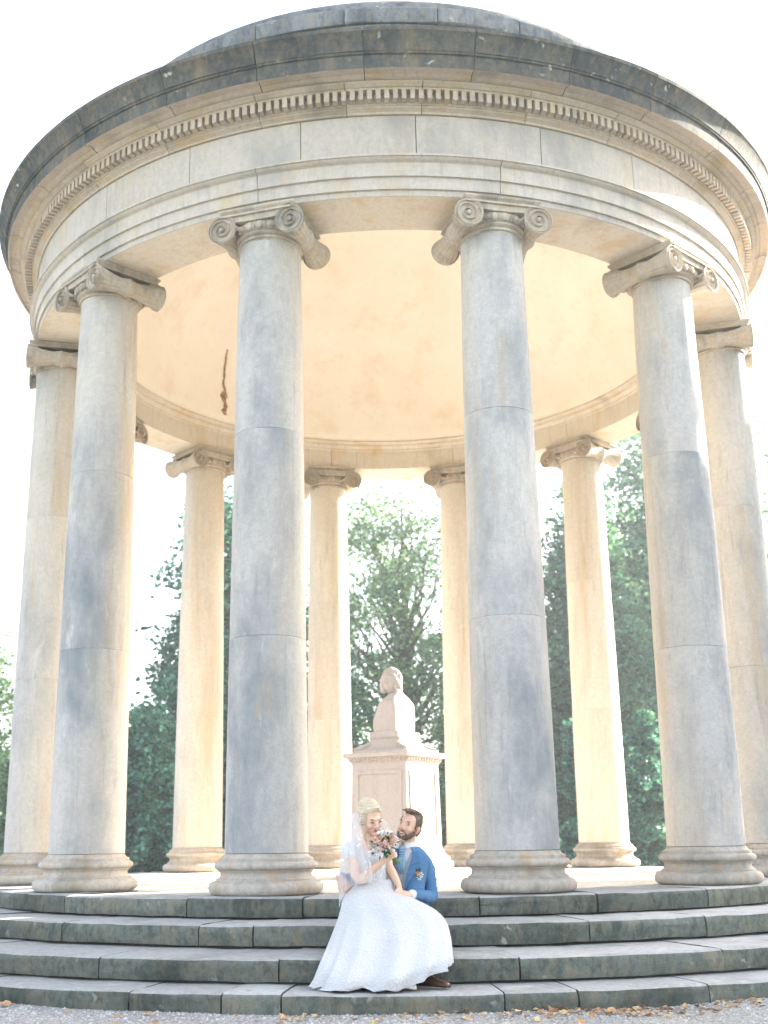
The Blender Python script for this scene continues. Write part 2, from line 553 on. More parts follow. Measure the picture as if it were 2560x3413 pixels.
# dentils: single pieces where they face the front, the rest of the ring as one
ND = 356
def dentil_me():
    w, d, h = 0.047, 0.078, 0.098
    V = [(-w / 2, 0, 0), (w / 2, 0, 0), (w / 2, -d, 0), (-w / 2, -d, 0), (-w / 2, 0, h), (w / 2, 0, h), (w / 2, -d, h), (-w / 2, -d, h)]
    V[2] = (w / 2, -d, 0.0)
    return fix(mesh('dentil', V, [(0, 1, 2, 3), (4, 5, 6, 7), (0, 1, 5, 4), (1, 2, 6, 5), (2, 3, 7, 6), (3, 0, 4, 7)], 'bed'))
dm = dentil_me()
bedcore = [c for c in temple.children if c.name.startswith('cornice_bed')][0]
V, F = [], []
for i in range(ND):
    a = 2 * pi * i / ND
    r0 = 4.6245
    ad = (math.degrees(a) + 180) % 360 - 180
    if abs(ad + 1) < 92:
        o = ob('dentil', dm, bedcore, (r0 * sin(a), -r0 * cos(a), 7.329), a)
        o.scale = (random.uniform(0.94, 1.05), random.uniform(0.95, 1.0), 0.99)
    else:
        m = Matrix.Translation((r0 * sin(a), -r0 * cos(a), 7.329)) @ Matrix.Rotation(a, 4, 'Z')
        b = len(V)
        V += [tuple(m @ v.co) for v in dm.vertices]
        F += [tuple(b + q for q in p.vertices) for p in dm.polygons]
o = ob('dentil_row', mesh('dentil_row', V, F, 'bed'), bedcore)
o['kind'] = 'stuff'

# roof: drum course, dome, ceiling
part('roof_slope', lathe('roof_slope', [(4.98, 7.872), (4.60, 7.98), (3.95, 8.16)], 'roof', 96))
drum = part('roof_drum', lathe('roof_drum', [(3.80, 8.0), (3.95, 8.0), (3.95, 8.89), (3.80, 8.89), (3.80, 8.0)], 'joint', 96))
A = fill([-60, -45, -28, -13, 1, 14, 30, 46], 12, 16)
for i in range(len(A) - 1):
    part('drum_block', sector('drum_block', [(3.85, 8.02), (3.985, 8.02), (3.985, 8.715), (3.975, 8.72), (3.85, 8.72)], A[i], A[i + 1], 'roof', 2.5, 0.010, 30, i, 0.01), drum)
A = fill([-66, -52, -35, -20, -6, 8, 21, 38, 52], 12, 16)
for i in range(len(A) - 1):
    part('drum_block', sector('drum_block', [(3.85, 8.728), (4.010, 8.728), (4.018, 8.74), (4.018, 8.89), (4.0, 8.925), (3.96, 8.935), (3.80, 8.95)], A[i], A[i + 1], 'roof', 2.0, 0.014, 30, i + 40, 0.012), drum)
prof = []
for i in range(0, 25):
    r = 3.93 * cos(pi / 2 * i / 24)
    prof.append((max(r, 0.003), 8.91 + 0.95 * sin(pi / 2 * i / 24)))
part('dome', lathe('dome', prof, 'roof', 96))
prof = [(3.72, 6.82)]
for i in range(0, 25):
    a = pi / 2 * i / 24
    prof.append((max(3.70 * cos(a), 0.004), 6.86 + 2.75 * sin(a)))
ceil = part('ceiling', lathe('ceiling', prof, 'plaster', 96, 60))
ceil['label'] = 'cream plastered inside of the dome, cracked at one side'

# torn strip of plaster on the left of the ceiling
def crack():
    V, F = [], []
    n = 26
    az = -133.4
    for i in range(n + 1):
        t = i / n
        e = 0.03 + 0.36 * t
        w = (0.34 if t < 0.30 else (0.52 if t < 0.36 else 0.13)) * (0.7 + 0.6 * random.random()) * (1 if t < 0.95 else 0.4)
        a = R_(-136.6 + 3.4 * t + 0.7 * mnoise.noise(Vector((t * 9, 1, 4))))
        for s in (-1, -0.3, 0.4, 1):
            aa = a + s * R_(w) * 1.9
            rr = 3.70 * cos(e) - 0.012 - (0.03 if abs(s) < 0.9 else -0.018) * random.uniform(0.4, 1)
            V.append((rr * sin(aa), -rr * cos(aa), 6.86 + 2.75 * sin(e)))
    for i in range(n):
        for q in range(3):
            F.append((i * 4 + q, i * 4 + q + 1, i * 4 + 5 + q, i * 4 + 4 + q))
    return fix(mesh('bare_patch', V, F, 'damage'))
random.seed(3)
o = part('bare_patch', crack(), ceil)
o['label'] = 'long brown crack of bare masonry in the ceiling'

# ---- columns
ZB, ZT = 0.345, 6.09
RB, RT = 0.363, 0.300
def shaft_r(z):
    t = (z - ZB) / (ZT - ZB)
    return RB + (RT - RB) * (0.55 * t + 0.45 * t * t)

def arc(cx, cz, rx, rz, a0, a1, n):
    return [(cx + rx * cos(R_(a0 + (a1 - a0) * i / n)), cz + rz * sin(R_(a0 + (a1 - a0) * i / n))) for i in range(n + 1)]
bp = [(0.05, 0.002), (0.44, 0.002)] + arc(0.438, 0.060, 0.060, 0.058, -88, 88, 9) + [(0.432, 0.120), (0.432, 0.134)]
bp += [(0.425, 0.136), (0.408, 0.146), (0.398, 0.162), (0.396, 0.180), (0.402, 0.194), (0.414, 0.203), (0.414, 0.212)]
bp += arc(0.414, 0.244, 0.034, 0.033, -80, 84, 7) + [(0.410, 0.279), (0.410, 0.304), (0.404, 0.307), (0.388, 0.313), (0.373, 0.325), (0.365, 0.342), (0.30, 0.3435)]
base_me = lathe('base', bp, 'base', 64, 30)

def flare(t):       # bolster radius along its length, t in -1..1
    a = abs(t)
    return 0.076 + 0.064 * a ** 1.9

VOL_R, HL = 0.142, 0.40
def scroll_me(sx):
    """one scroll: fluted bolster running front to back, spiral on both ends. local: x sideways, y radial (-y outward)"""
    V, F = [], []
    n, m = 48, 28
    for j in range(m + 1):
        t = -1 + 2 * j / m
        band = abs(t) < 0.16
        for i in range(n):
            a = 2 * pi * i / n
            r = flare(t)
            if band:
                r += 0.020 + 0.009 * cos(t / 0.16 * 3 * pi)
            elif abs(t) < 0.93:
                r += 0.014 * abs(cos(a * 8)) - 0.010
            V.append((r * cos(a), t * HL, r * sin(a)))
    for j in range(m):
        for i in range(n):
            k = (i + 1) % n
            F.append((j * n + i, j * n + k, (j + 1) * n + k, (j + 1) * n + i))
    for end in (-1, 1):
        y0 = end * HL
        # dished face
        b = len(V)
        rings = [(0.140, 0), (0.132, 0.0), (0.126, -0.016), (0.07, -0.022), (0.025, -0.018), (0.022, 0.008), (0.012, 0.016)]
        for r, d in rings:
            for i in range(n):
                a = 2 * pi * i / n
                V.append((r * cos(a), y0 + end * d, r * sin(a)))
        for q in range(len(rings) - 1):
            for i in range(n):
                k = (i + 1) % n
                F.append((b + q * n + i, b + q * n + k, b + (q + 1) * n + k, b + (q + 1) * n + i))
        c = len(V)
        V.append((0, y0 + end * 0.017, 0))
        q = len(rings) - 1
        for i in range(n):
            F.append((b + q * n + i, b + q * n + (i + 1) % n, c))
        # spiral ridge, starting at the top and winding inwards
        turns = 2.6
        ns = 90
        b = len(V)
        for i in range(ns + 1):
            t = i / ns
            ang = pi / 2 - sx * turns * 2 * pi * t * -1
            r = 0.140 * (1 - t) ** 1.25 + 0.020
            w = 0.011 * (1 - 0.55 * t)
            ca, sa = cos(ang), sin(ang)
            for rr, d in ((r - w, -0.022), (r - w * 0.6, 0.006), (r + w * 0.4 - 0.004, 0.008), (r + w - 0.004, -0.022)):
                V.append((rr * ca, y0 + end * d, rr * sa))
        for i in range(ns):
            for q in range(3):
                F.append((b + i * 4 + q, b + i * 4 + q + 1, b + i * 4 + 5 + q, b + i * 4 + 4 + q))
    me = fix(mesh('scroll', V, F, 'capital'))
    return sharp_smooth(me, 38)

def echinus_me():
    """astragal, egg-and-dart ring and the channel bands that join the scrolls"""
    bm = bmesh.new()
    prof = [(0.296, 6.06), (0.300, 6.088), (0.318, 6.094), (0.322, 6.106), (0.318, 6.118), (0.312, 6.122), (0.330, 6.130), (0.346, 6.142), (0.346, 6.152), (0.336, 6.156), (0.345, 6.17), (0.362, 6.20), (0.366, 6.235), (0.35, 6.262), (0.2, 6.27)]
    n = 64
    rows = []
    for i in range(n):
        a = 2 * pi * i / n
        rows.append([bm.verts.new((r * sin(a), -r * cos(a), z)) for r, z in prof])
    for i in range(n):
        j = (i + 1) % n
        for q in range(len(prof) - 1):
            bm.faces.new((rows[i][q], rows[j][q], rows[j][q + 1], rows[i][q + 1]))
    # eggs and darts
    ne = 20
    for i in range(ne * 2):
        a = 2 * pi * (i + 0.5) / (ne * 2)
        egg = i % 2 == 0
        m = Matrix.Translation((0.357 * sin(a), -0.357 * cos(a), 6.208 if egg else 6.205)) @ Matrix.Rotation(a, 4, 'Z') @ Matrix.Rotation(R_(-14), 4, 'X')
        sc = (0.036, 0.030, 0.052) if egg else (0.010, 0.024, 0.050)
        bmesh.ops.create_icosphere(bm, subdivisions=2 if egg else 1, radius=1.0, matrix=m @ Matrix.Diagonal((*sc, 1)))
    # channel between the scrolls, front and back; its underside sags over the eggs
    for s in (-1, 1):
        def bar(pts_top, pts_bot, y0, y1):
            k = len(pts_top)
            vs = []
            for (x, zt), (_, zb) in zip(pts_top, pts_bot):
                vs.append([bm.verts.new((x, s * y0, zt)), bm.verts.new((x, s * y1, zt)), bm.verts.new((x, s * y1, zb)), bm.verts.new((x, s * y0, zb))])
            for i in range(k - 1):
                for q in range(4):
                    bm.faces.new((vs[i][q], vs[i + 1][q], vs[i + 1][(q + 1) % 4], vs[i][(q + 1) % 4]))
            bm.faces.new(vs[0]); bm.faces.new(list(reversed(vs[-1])))
        xs = [-0.36 + 0.72 * i / 16 for i in range(17)]
        zt_ = [(x, 6.330) for x in xs]
        bar(zt_, [(x, 6.312) for x in xs], 0.28, 0.408)
        bar([(x, 6.3125) for x in xs], [(x, 6.262 - 0.012 * (1 - (x / 0.36) ** 2)) for x in xs], 0.26, 0.382)
    # palmettes in the corners beside the scrolls
    for s in (-1, 1):
        for e in (-1, 1):
            for q in range(4):
                m = Matrix.Translation((e * (0.235 - 0.022 * q), s * 0.368, 6.235 - 0.020 * q)) @ Matrix.Rotation(e * R_(40 + q * 14), 4, 'Y')
                bmesh.ops.create_icosphere(bm, subdivisions=1, radius=1.0, matrix=m @ Matrix.Diagonal((0.012, 0.03, 0.05, 1)))
    bmesh.ops.recalc_face_normals(bm, faces=bm.faces)
    me = bpy.data.meshes.new('echinus')
    bm.to_mesh(me)
    bm.free()
    me.materials.append(M['capital'])
    return sharp_smooth(me, 40)

def abacus_me():
    V, F = [], []
    prof = [(0.345, 6.332), (0.362, 6.333), (0.364, 6.345), (0.372, 6.362), (0.386, 6.378), (0.389, 6.384), (0.389, 6.4005), (0.345, 6.4005)]
    for h, z in prof:
        V += [(-h, -h, z), (h, -h, z), (h, h, z), (-h, h, z)]
    for q in range(len(prof) - 1):
        for i in range(4):
            j = (i + 1) % 4
            F.append((q * 4 + i, q * 4 + j, q * 4 + 4 + j, q * 4 + 4 + i))
    F.append((0, 1, 2, 3))
    k = (len(prof) - 1) * 4
    F.append((k, k + 1, k + 2, k + 3))
    return fix(mesh('abacus', V, F, 'capital'))

scr = {-1: scroll_me(-1), 1: scroll_me(1)}
ech = echinus_me()
aba = abacus_me()

def drum_me(z0, z1, seed, n=64):
    V, F = [], []
    zs = [z0 + 0.0006, z0 + 0.004] + [z0 + (z1 - z0) * i / 10 for i in range(1, 10)] + [z1 - 0.004, z1 - 0.0006]
    for j, z in enumerate(zs):
        for i in range(n):
            a = 2 * pi * i / n
            r = shaft_r(z) - (0.0025 if j in (0, len(zs) - 1) else 0)
            nz = mnoise.noise(Vector((cos(a) * 1.6 + seed * 7, sin(a) * 1.6, z * 0.8))) * 0.004
            ed = abs(mnoise.noise(Vector((cos(a) * 7 + seed, sin(a) * 7, z * 9)))) * (0.006 if (j < 2 or j > len(zs) - 3) else 0.0012)
            V.append(((r + nz - ed) * sin(a), -(r + nz - ed) * cos(a), z))
    for j in range(len(zs) - 1):
        for i in range(n):
            k = (i + 1) % n
            F.append((j * n + i, j * n + k, (j + 1) * n + k, (j + 1) * n + i))
    F.append(tuple(range(n)))
    F.append(tuple(range((len(zs) - 1) * n, len(zs) * n)))
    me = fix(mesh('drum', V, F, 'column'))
    return sharp_smooth(me, 30)

for i in range(12):
    deg = CA + 15 + 30 * (i - 6)
    a = R_(deg)
    c = empty('column', (U * sin(a), -U * cos(a), TZ), temple, a)
    random.seed(50 + i)
    j1 = 2.26 + random.uniform(-0.05, 0.05)
    j2 = 4.17 + random.uniform(-0.05, 0.05)
    if abs(deg - CA - 15) < 1:
        j1, j2 = 2.35, 4.29
    if abs(deg - CA + 15) < 1:
        j1, j2 = 2.21, 4.15
    ob('base', base_me, c)
    for q, (z0, z1) in enumerate(((ZB, j1), (j1, j2), (j2, ZT))):
        ob('drum', drum_me(z0, z1, i * 3 + q), c)
    ob('echinus', ech, c)
    for sx in (-1, 1):
        ob('scroll', scr[sx], c, (sx * 0.352, 0, 6.190))
    ob('abacus', aba, c)
# ------------------------------------------------------------------ trees
def leaf_mat(name, a, b, c):
    t = NT(name, 0.6)
    n = t.noise(0.5, 3, 0.6)
    n2 = t.noise(6, 3, 0.6)
    col = t.mix(t.ramp(n, [(0.35, 0.0), (0.65, 1.0)]), a, b)
    col = t.mix(t.mul(t.ramp(n2, [(0.5, 0.0), (0.72, 1.0)]), 0.6), col, c)
    isl = t.geo.outputs['Random Per Island']
    col = t.mix(1.0, col, t.ramp(isl, [(0.0, 0.4), (0.5, 0.85), (0.85, 1.3), (1.0, 1.9)]), 'MULTIPLY')
    t.color(col)
    out = t.t.nodes['Material Output']
    tr = t.n('ShaderNodeBsdfTranslucent')
    tc = t.mix(1.0, col, (1.4, 1.35, 0.8), 'MULTIPLY')
    t.l(tc, tr.inputs['Color'])
    mx = t.n('ShaderNodeMixShader')
    mx.inputs[0].default_value = 0.42
    t.l(t.b.outputs[0], mx.inputs[1])
    t.l(tr.outputs[0], mx.inputs[2])
    t.l(mx.outputs[0], out.inputs['Surface'])
    return t.m
M['leaf_a'] = leaf_mat('broad_leaf_green', (0.05, 0.15, 0.125), (0.085, 0.175, 0.125), (0.17, 0.20, 0.08))
M['leaf_b'] = leaf_mat('dark_leaf_green', (0.038, 0.14, 0.13), (0.06, 0.16, 0.13), (0.13, 0.18, 0.09))
M['leaf_c'] = leaf_mat('light_leaf_green', (0.11, 0.22, 0.155), (0.15, 0.24, 0.145), (0.23, 0.25, 0.09))
def bark():
    t = NT('tree_bark', 0.95)
    n = t.noise(4, 6, 0.7, t.mapping((4, 4, 0.8)))
    t.color(t.mix(n, (0.05, 0.045, 0.035), (0.16, 0.14, 0.11)))
    t.bump(n, 0.7, 0.04)
    return t.m
M['bark'] = bark()

def leaves_mesh(name, P, size, mat, rng, up=0.35):
    """one small folded leaf (two triangles on a bent rhomb) at each point of P"""
    n = len(P)
    d = rng.normal(size=(n, 3)); d[:, 2] *= 0.6
    d /= np.linalg.norm(d, axis=1)[:, None]
    e = rng.normal(size=(n, 3)); e[:, 2] += up
    w = np.cross(d, e); w /= np.linalg.norm(w, axis=1)[:, None] + 1e-9
    nn = np.cross(d, w)
    s = (size * rng.uniform(0.6, 1.35, n))[:, None]
    V = np.stack([P - d * s * 0.5, P + w * s * 0.33 + nn * s * 0.10, P + d * s * 0.55, P - w * s * 0.33 + nn * s * 0.10], 1).reshape(-1, 3)
    me = bpy.data.meshes.new(name)
    me.vertices.add(4 * n)
    me.vertices.foreach_set('co', V.astype(np.float32).ravel())
    me.loops.add(4 * n)
    me.loops.foreach_set('vertex_index', np.arange(4 * n, dtype=np.int32))
    me.polygons.add(n)
    me.polygons.foreach_set('loop_start', np.arange(0, 4 * n, 4, dtype=np.int32))
    me.update(calc_edges=True)
    me.materials.append(M[mat])
    return me

def tube(V, F, pts, rads, n=7):
    b = len(V)
    for k, (p, r) in enumerate(zip(pts, rads)):
        p = Vector(p)
        t = (Vector(pts[min(k + 1, len(pts) - 1)]) - Vector(pts[max(k - 1, 0)])).normalized()
        x = t.orthogonal().normalized()
        x = (Vector((1, 0, 0)) - t * t.x)
        x = x.normalized() if x.length > 0.1 else t.orthogonal().normalized()
        y = t.cross(x)
        for i in range(n):
            a = 2 * pi * i / n
            V.append(tuple(p + (x * cos(a) + y * sin(a)) * r))
    for k in range(len(pts) - 1):
        for i in range(n):
            j = (i + 1) % n
            F.append((b + k * n + i, b + k * n + j, b + (k + 1) * n + j, b + (k + 1) * n + i))
    F.append(tuple(b + i for i in range(n)))
    F.append(tuple(b + (len(pts) - 1) * n + i for i in range(n)))

def bent(p0, p1, r0, r1, rng, n=5, wob=0.06):
    p0, p1 = np.array(p0, float), np.array(p1, float)
    L = np.linalg.norm(p1 - p0)
    pts, rs = [], []
    for i in range(n + 1):
        t = i / n
        q = p0 + (p1 - p0) * t
        if 0 < i < n:
            q = q + rng.normal(size=3) * L * wob
        q[2] += L * 0.10 * math.sin(pi * t)
        pts.append(q)
        rs.append(r0 + (r1 - r0) * t)
    return pts, rs

def tree(name, base, H, spread, mat, label, nclump=46, per=260, leaf=0.22, clear=0.25, trunk_r=0.28, seed=1, shape=1.0, airy=0.9, limbs=None, group=None, low=0.0, tight=1.0):
    """trunk and limbs to leaf clumps that fill an uneven crown; base at ground"""
    rng = np.random.default_rng(seed)
    bx, by = base
    root = empty(name, (bx, by, GZ - 0.05))
    tag(root, label, 'tree', group or 'trees behind the temple')
    V, F = [], []
    top = H * 0.93
    lean = rng.normal(size=2) * H * 0.015
    tp = [np.array([lean[0] * t * 2, lean[1] * t * 2, t * top]) + (rng.normal(size=3) * 0.08 * (0 < t < 1)) for t in np.linspace(0, 1, 9)]
    tr = [trunk_r * (1.25 if i == 0 else 1.0) * (1 - 0.92 * (i / 8) ** 0.9) + 0.02 for i in range(9)]
    tube(V, F, tp, tr, 10)
    C = []
    zc0 = H * clear
    tries = 0
    while len(C) < nclump and tries < 6000:
        tries += 1
        t = rng.uniform(0, 1)
        z = zc0 + (H - zc0) * t
        prof = (math.sin(pi * min(1, (t * 0.86 + 0.14 + low * (1 - t)))) ** 0.7) * (1 - 0.25 * t * shape)
        a = rng.uniform(0, 2 * pi)
        rr = spread * prof * math.sqrt(rng.uniform(0.08, 1)) * (0.8 + 0.35 * mnoise.noise(Vector((cos(a) * 1.3 + seed, sin(a) * 1.3, z * 0.35))) * 2)
        p = np.array([rr * cos(a), rr * sin(a), z])
        if all(np.linalg.norm((p - c) * (1, 1, 1.25)) > spread * 0.24 for c in C):
            C.append(p)
    P = []
    for c in C:
        k = min(8, max(1, int((c[2] * 0.72) / top * 8)))
        s = np.array(tp[k]) if k < 8 else np.array(tp[7])
        pts, rs = bent(s, c, max(0.025, tr[k] * 0.5), 0.018, rng, 5, 0.05)
        tube(V, F, pts, rs, 6)
        for q in range(3):
            e = c + rng.normal(size=3) * spread * 0.17
            pt2, r2 = bent(pts[3], e, 0.02, 0.008, rng, 3, 0.06)
            tube(V, F, pt2, r2, 4)
        cr = spread * rng.uniform(0.17, 0.30) * tight
        n = int(per * rng.uniform(0.6, 1.3))
        d = rng.normal(size=(n, 3)); d /= np.linalg.norm(d, axis=1)[:, None]
        rad = cr * rng.uniform(0.25, 1.0, n) ** 0.55
        q = c + d * rad[:, None] * (1.35, 1.35, 0.75)
        # sub-lumps break the clump's outline
        lump = c + rng.normal(size=(7, 3)) * cr * (0.9, 0.9, 0.5)
        m = int(n * 0.7)
        q2 = lump[rng.integers(0, 7, m)] + rng.normal(size=(m, 3)) * cr * 0.26
        P.append(q); P.append(q2)
    P = np.concatenate(P)
    P = P[rng.random(len(P)) < airy]
    P = P[P[:, 2] > 0.15]
    ob('trunk', sharp_smooth(fix(mesh('trunk', V, F, 'bark')), 60), root)
    ob('crown', leaves_mesh('crown', P, leaf, mat, rng), root)
    return root

def at(x, y, Y):
    """world point on the plane y=Y seen at photo pixel (1659 px wide)"""
    px = (x * 1.5431 - 1280 + 71.5) / 3829.1
    py = (y * 1.5431 - 1706.5 - 149.9) / 3829.1
    d = _fw + _r2 * px - _u2 * py
    t = (Y - CAM.y) / d.y
    return CAM + d * t

def tree_at(name, x, ytop, Y, wpx, mat, label, **k):
    top = at(x, ytop, Y)
    H = top.z - GZ
    w = at(x + wpx, 1700, Y).x - at(x, 1700, Y).x
    return tree(name, (top.x, Y), H, w, mat, label, **k)

tree_at('broadleaf_tree', 858, 1030, 36, 300, 'leaf_c', 'airy light green tree with dark forked trunk rising behind the bust', nclump=68, per=260, leaf=0.19, clear=0.30, trunk_r=0.34, seed=21, airy=0.8, tight=0.72)
tree_at('broadleaf_tree', 500, 1060, 27, 270, 'leaf_b', 'dark leafy tree left of centre, its crown sloping down to the left', nclump=120, per=420, leaf=0.22, clear=0.04, trunk_r=0.3, seed=5, shape=2.0, low=0.45)
tree_at('broadleaf_tree', 315, 1530, 22, 165, 'leaf_b', 'low dark bushy tree between the two left columns', nclump=60, per=420, leaf=0.17, clear=0.0, trunk_r=0.12, seed=6, low=0.5)
tree_at('broadleaf_tree', -75, 1270, 30, 190, 'leaf_c', 'yellow green tree at the left edge of the picture', nclump=80, per=330, leaf=0.18, clear=0.06, seed=7, low=0.4)
tree_at('broadleaf_tree', 1255, 1060, 33, 200, 'leaf_a', 'tall leafy tree between the two right front columns', nclump=120, per=420, leaf=0.23, clear=0.02, seed=8, low=0.5)
tree_at('broadleaf_tree', 1410, 905, 40, 310, 'leaf_a', 'tallest dense green tree behind the right columns', nclump=130, per=420, leaf=0.27, clear=0.03, seed=9, low=0.5)
tree_at('broadleaf_tree', 1715, 920, 36, 190, 'leaf_c', 'leafy tree cut by the right edge of the picture', nclump=90, per=320, leaf=0.2, clear=0.1, seed=10, low=0.3)
tree_at('broadleaf_tree', 1010, 1290, 26, 140, 'leaf_c', 'smaller sunlit tree right of the bust', nclump=70, per=360, leaf=0.13, clear=0.02, trunk_r=0.14, seed=12, low=0.5)
tree_at('broadleaf_tree', 715, 1380, 30, 140, 'leaf_b', 'dark round tree left of the bust', nclump=60, per=360, leaf=0.14, clear=0.02, trunk_r=0.16, seed=13, low=0.5)
# a belt of shrubs closes the view under the crowns
for i, (x, yt, Y, w, mt) in enumerate([(40, 1640, 24, 70, 'leaf_c'), (200, 1660, 27, 80, 'leaf_b'), (420, 1650, 24, 90, 'leaf_b'), (620, 1640, 28, 90, 'leaf_b'), (790, 1660, 32, 80, 'leaf_b'),
                                       (960, 1640, 30, 80, 'leaf_a'), (1120, 1600, 26, 90, 'leaf_b'), (1250, 1560, 23, 80, 'leaf_b'), (1390, 1540, 22, 90, 'leaf_b'), (1540, 1600, 24, 90, 'leaf_b')]):
    top = at(x, yt, Y)
    w_ = at(x + w, 1700, Y).x - at(x, 1700, Y).x
    s = tree('shrub', (top.x, Y), top.z - GZ, w_, mt, 'x', nclump=34, per=300, leaf=0.15, clear=0.0, trunk_r=0.06, seed=40 + i, low=0.6, group='shrubs behind the temple')
    s['category'] = 'shrub'
    s['label'] = ['sunlit shrub at the far left behind the outermost column', 'dark shrub behind the second column from the left', 'dark shrub behind the left rear column', 'shrub behind the front left column',
                  'shrub behind the pedestal', 'shrub in the narrow gap right of the pedestal', 'shrub behind the front right column', 'dark shrub left of the right rear column base',
                  'dark shrub right of the right rear column base', 'shrub behind the rightmost columns'][i]
# trees of the park to the right, outside the picture: they shade the steps and the gravel
for i, (x, y, H, sp, cl) in enumerate([(18.0, 0.6, 10.2, 5.4, 0.2), (19.5, 7.0, 12.3, 2.0, 0.78), (23, -5.5, 12, 6.5, 0.2)]):
    tree('broadleaf_tree', (x, y), H, sp, 'leaf_a', ['round shade tree standing right of the temple steps', 'high crowned shade tree standing right of the temple', 'shade tree right of the gravel in front of the steps'][i], nclump=70, per=330, leaf=0.30, clear=cl, trunk_r=0.3, seed=60 + i, group='shade trees right of the temple')

# ------------------------------------------------------------------ pedestal and bust
def box_prof(name, prof, mat, deg=30):
    """square moulded block: profile of (half width, z)"""
    V, F = [], []
    for h, z in prof:
        V += [(-h, -h, z), (h, -h, z), (h, h, z), (-h, h, z)]
    for q in range(len(prof) - 1):
        for i in range(4):
            j = (i + 1) % 4
            F.append((q * 4 + i, q * 4 + j, q * 4 + 4 + j, q * 4 + 4 + i))
    F.append((0, 1, 2, 3))
    k = (len(prof) - 1) * 4
    F.append((k, k + 1, k + 2, k + 3))
    return fix(mesh(name, V, F, mat))

PR = R_(-32)
ped = empty('pedestal', (0, 0, 0.003), None, PR)
tag(ped, 'square pale stone pedestal with panelled sides standing inside the temple', 'pedestal')
ob('plinth', box_prof('plinth', [(0.50, 0), (0.50, 0.16), (0.492, 0.168), (0.47, 0.172), (0.475, 0.19), (0.468, 0.215), (0.445, 0.235), (0.425, 0.262), (0.418, 0.30), (0.405, 0.305), (0.405, 0.33)], 'marble'), ped)
ob('die', box_prof('die', [(0.400, 0.3302), (0.385, 1.325)], 'marble'), ped)
ob('cornice', box_prof('cornice', [(0.392, 1.3252), (0.395, 1.34), (0.408, 1.345), (0.410, 1.372), (0.425, 1.385), (0.440, 1.395), (0.462, 1.402), (0.462, 1.448), (0.452, 1.455)], 'marble'), ped)
for k in range(4):
    m = Matrix.Rotation(k * pi / 2, 4, 'Z')
    V, F = [], []
    # raised frame around a sunk panel on each face
    w0, w1, z0, z1, t = 0.33, 0.285, 0.42, 1.24, 0.045
    o_ = [(-w0, z0), (w0, z0), (w0, z1), (-w0, z1)]
    i_ = [(-w1, z0 + t), (w1, z0 + t), (w1, z1 - t), (-w1, z1 - t)]
    def fy(z):
        return -(0.400 - 0.015 * (z - 0.33) / 0.995)
    for (x, z) in o_: V.append(m @ Vector((x, fy(z) + 0.004, z)))
    for (x, z) in o_: V.append(m @ Vector((x * 0.985, fy(z) - 0.014, z)))
    for (x, z) in i_: V.append(m @ Vector((x, fy(z) - 0.014, z)))
    for (x, z) in i_: V.append(m @ Vector((x * 0.97, fy(z) + 0.004, z)))
    for a in range(3):
        for i in range(4):
            j = (i + 1) % 4
            F.append((a * 4 + i, a * 4 + j, a * 4 + 4 + j, a * 4 + 4 + i))
    ob('panel_frame', fix(mesh('panel_frame', V, F, 'marble')), ped)
    # egg row under the cornice
    bm = bmesh.new()
    for i in range(13):
        x = -0.384 + 0.064 * i
        bmesh.ops.create_icosphere(bm, subdivisions=1, radius=1.0, matrix=m @ Matrix.Translation((x, -0.415, 1.372)) @ Matrix.Diagonal((0.022, 0.018, 0.028, 1)))
    me = bpy.data.meshes.new('egg_row')
    bm.to_mesh(me); bm.free()
    me.materials.append(M['marble'])
    me.shade_smooth()
    ob('egg_row', me, ped)

bust = empty('bust', (0, 0, 1.4585), None, PR)
tag(bust, 'pale stone bust with wavy hair seen from behind on the pedestal', 'statue')
BZ = -1.4555
def section_loft(name, secs, mat, smooth=True, deg=50, n=28, power=3.0, parent=None, off=(0, 0, 0)):
    """secs: (z, cx, cy, rx, ry[, power]) superellipse sections"""
    V, F = [], []
    for s in secs:
        z, cx, cy, rx, ry = s[:5]
        pw = s[5] if len(s) > 5 else power
        for i in range(n):
            a = 2 * pi * i / n
            c, q = cos(a), sin(a)
            V.append((cx + rx * math.copysign(abs(c) ** (2 / pw), c) + off[0], cy + ry * math.copysign(abs(q) ** (2 / pw), q) + off[1], z + off[2]))
    for k in range(len(secs) - 1):
        for i in range(n):
            j = (i + 1) % n
            F.append((k * n + i, k * n + j, (k + 1) * n + j, (k + 1) * n + i))
    F.append(tuple(range(n)))
    F.append(tuple(range((len(secs) - 1) * n, len(secs) * n)))
    me = fix(mesh(name, V, F, mat))
    return sharp_smooth(me, deg) if smooth else me
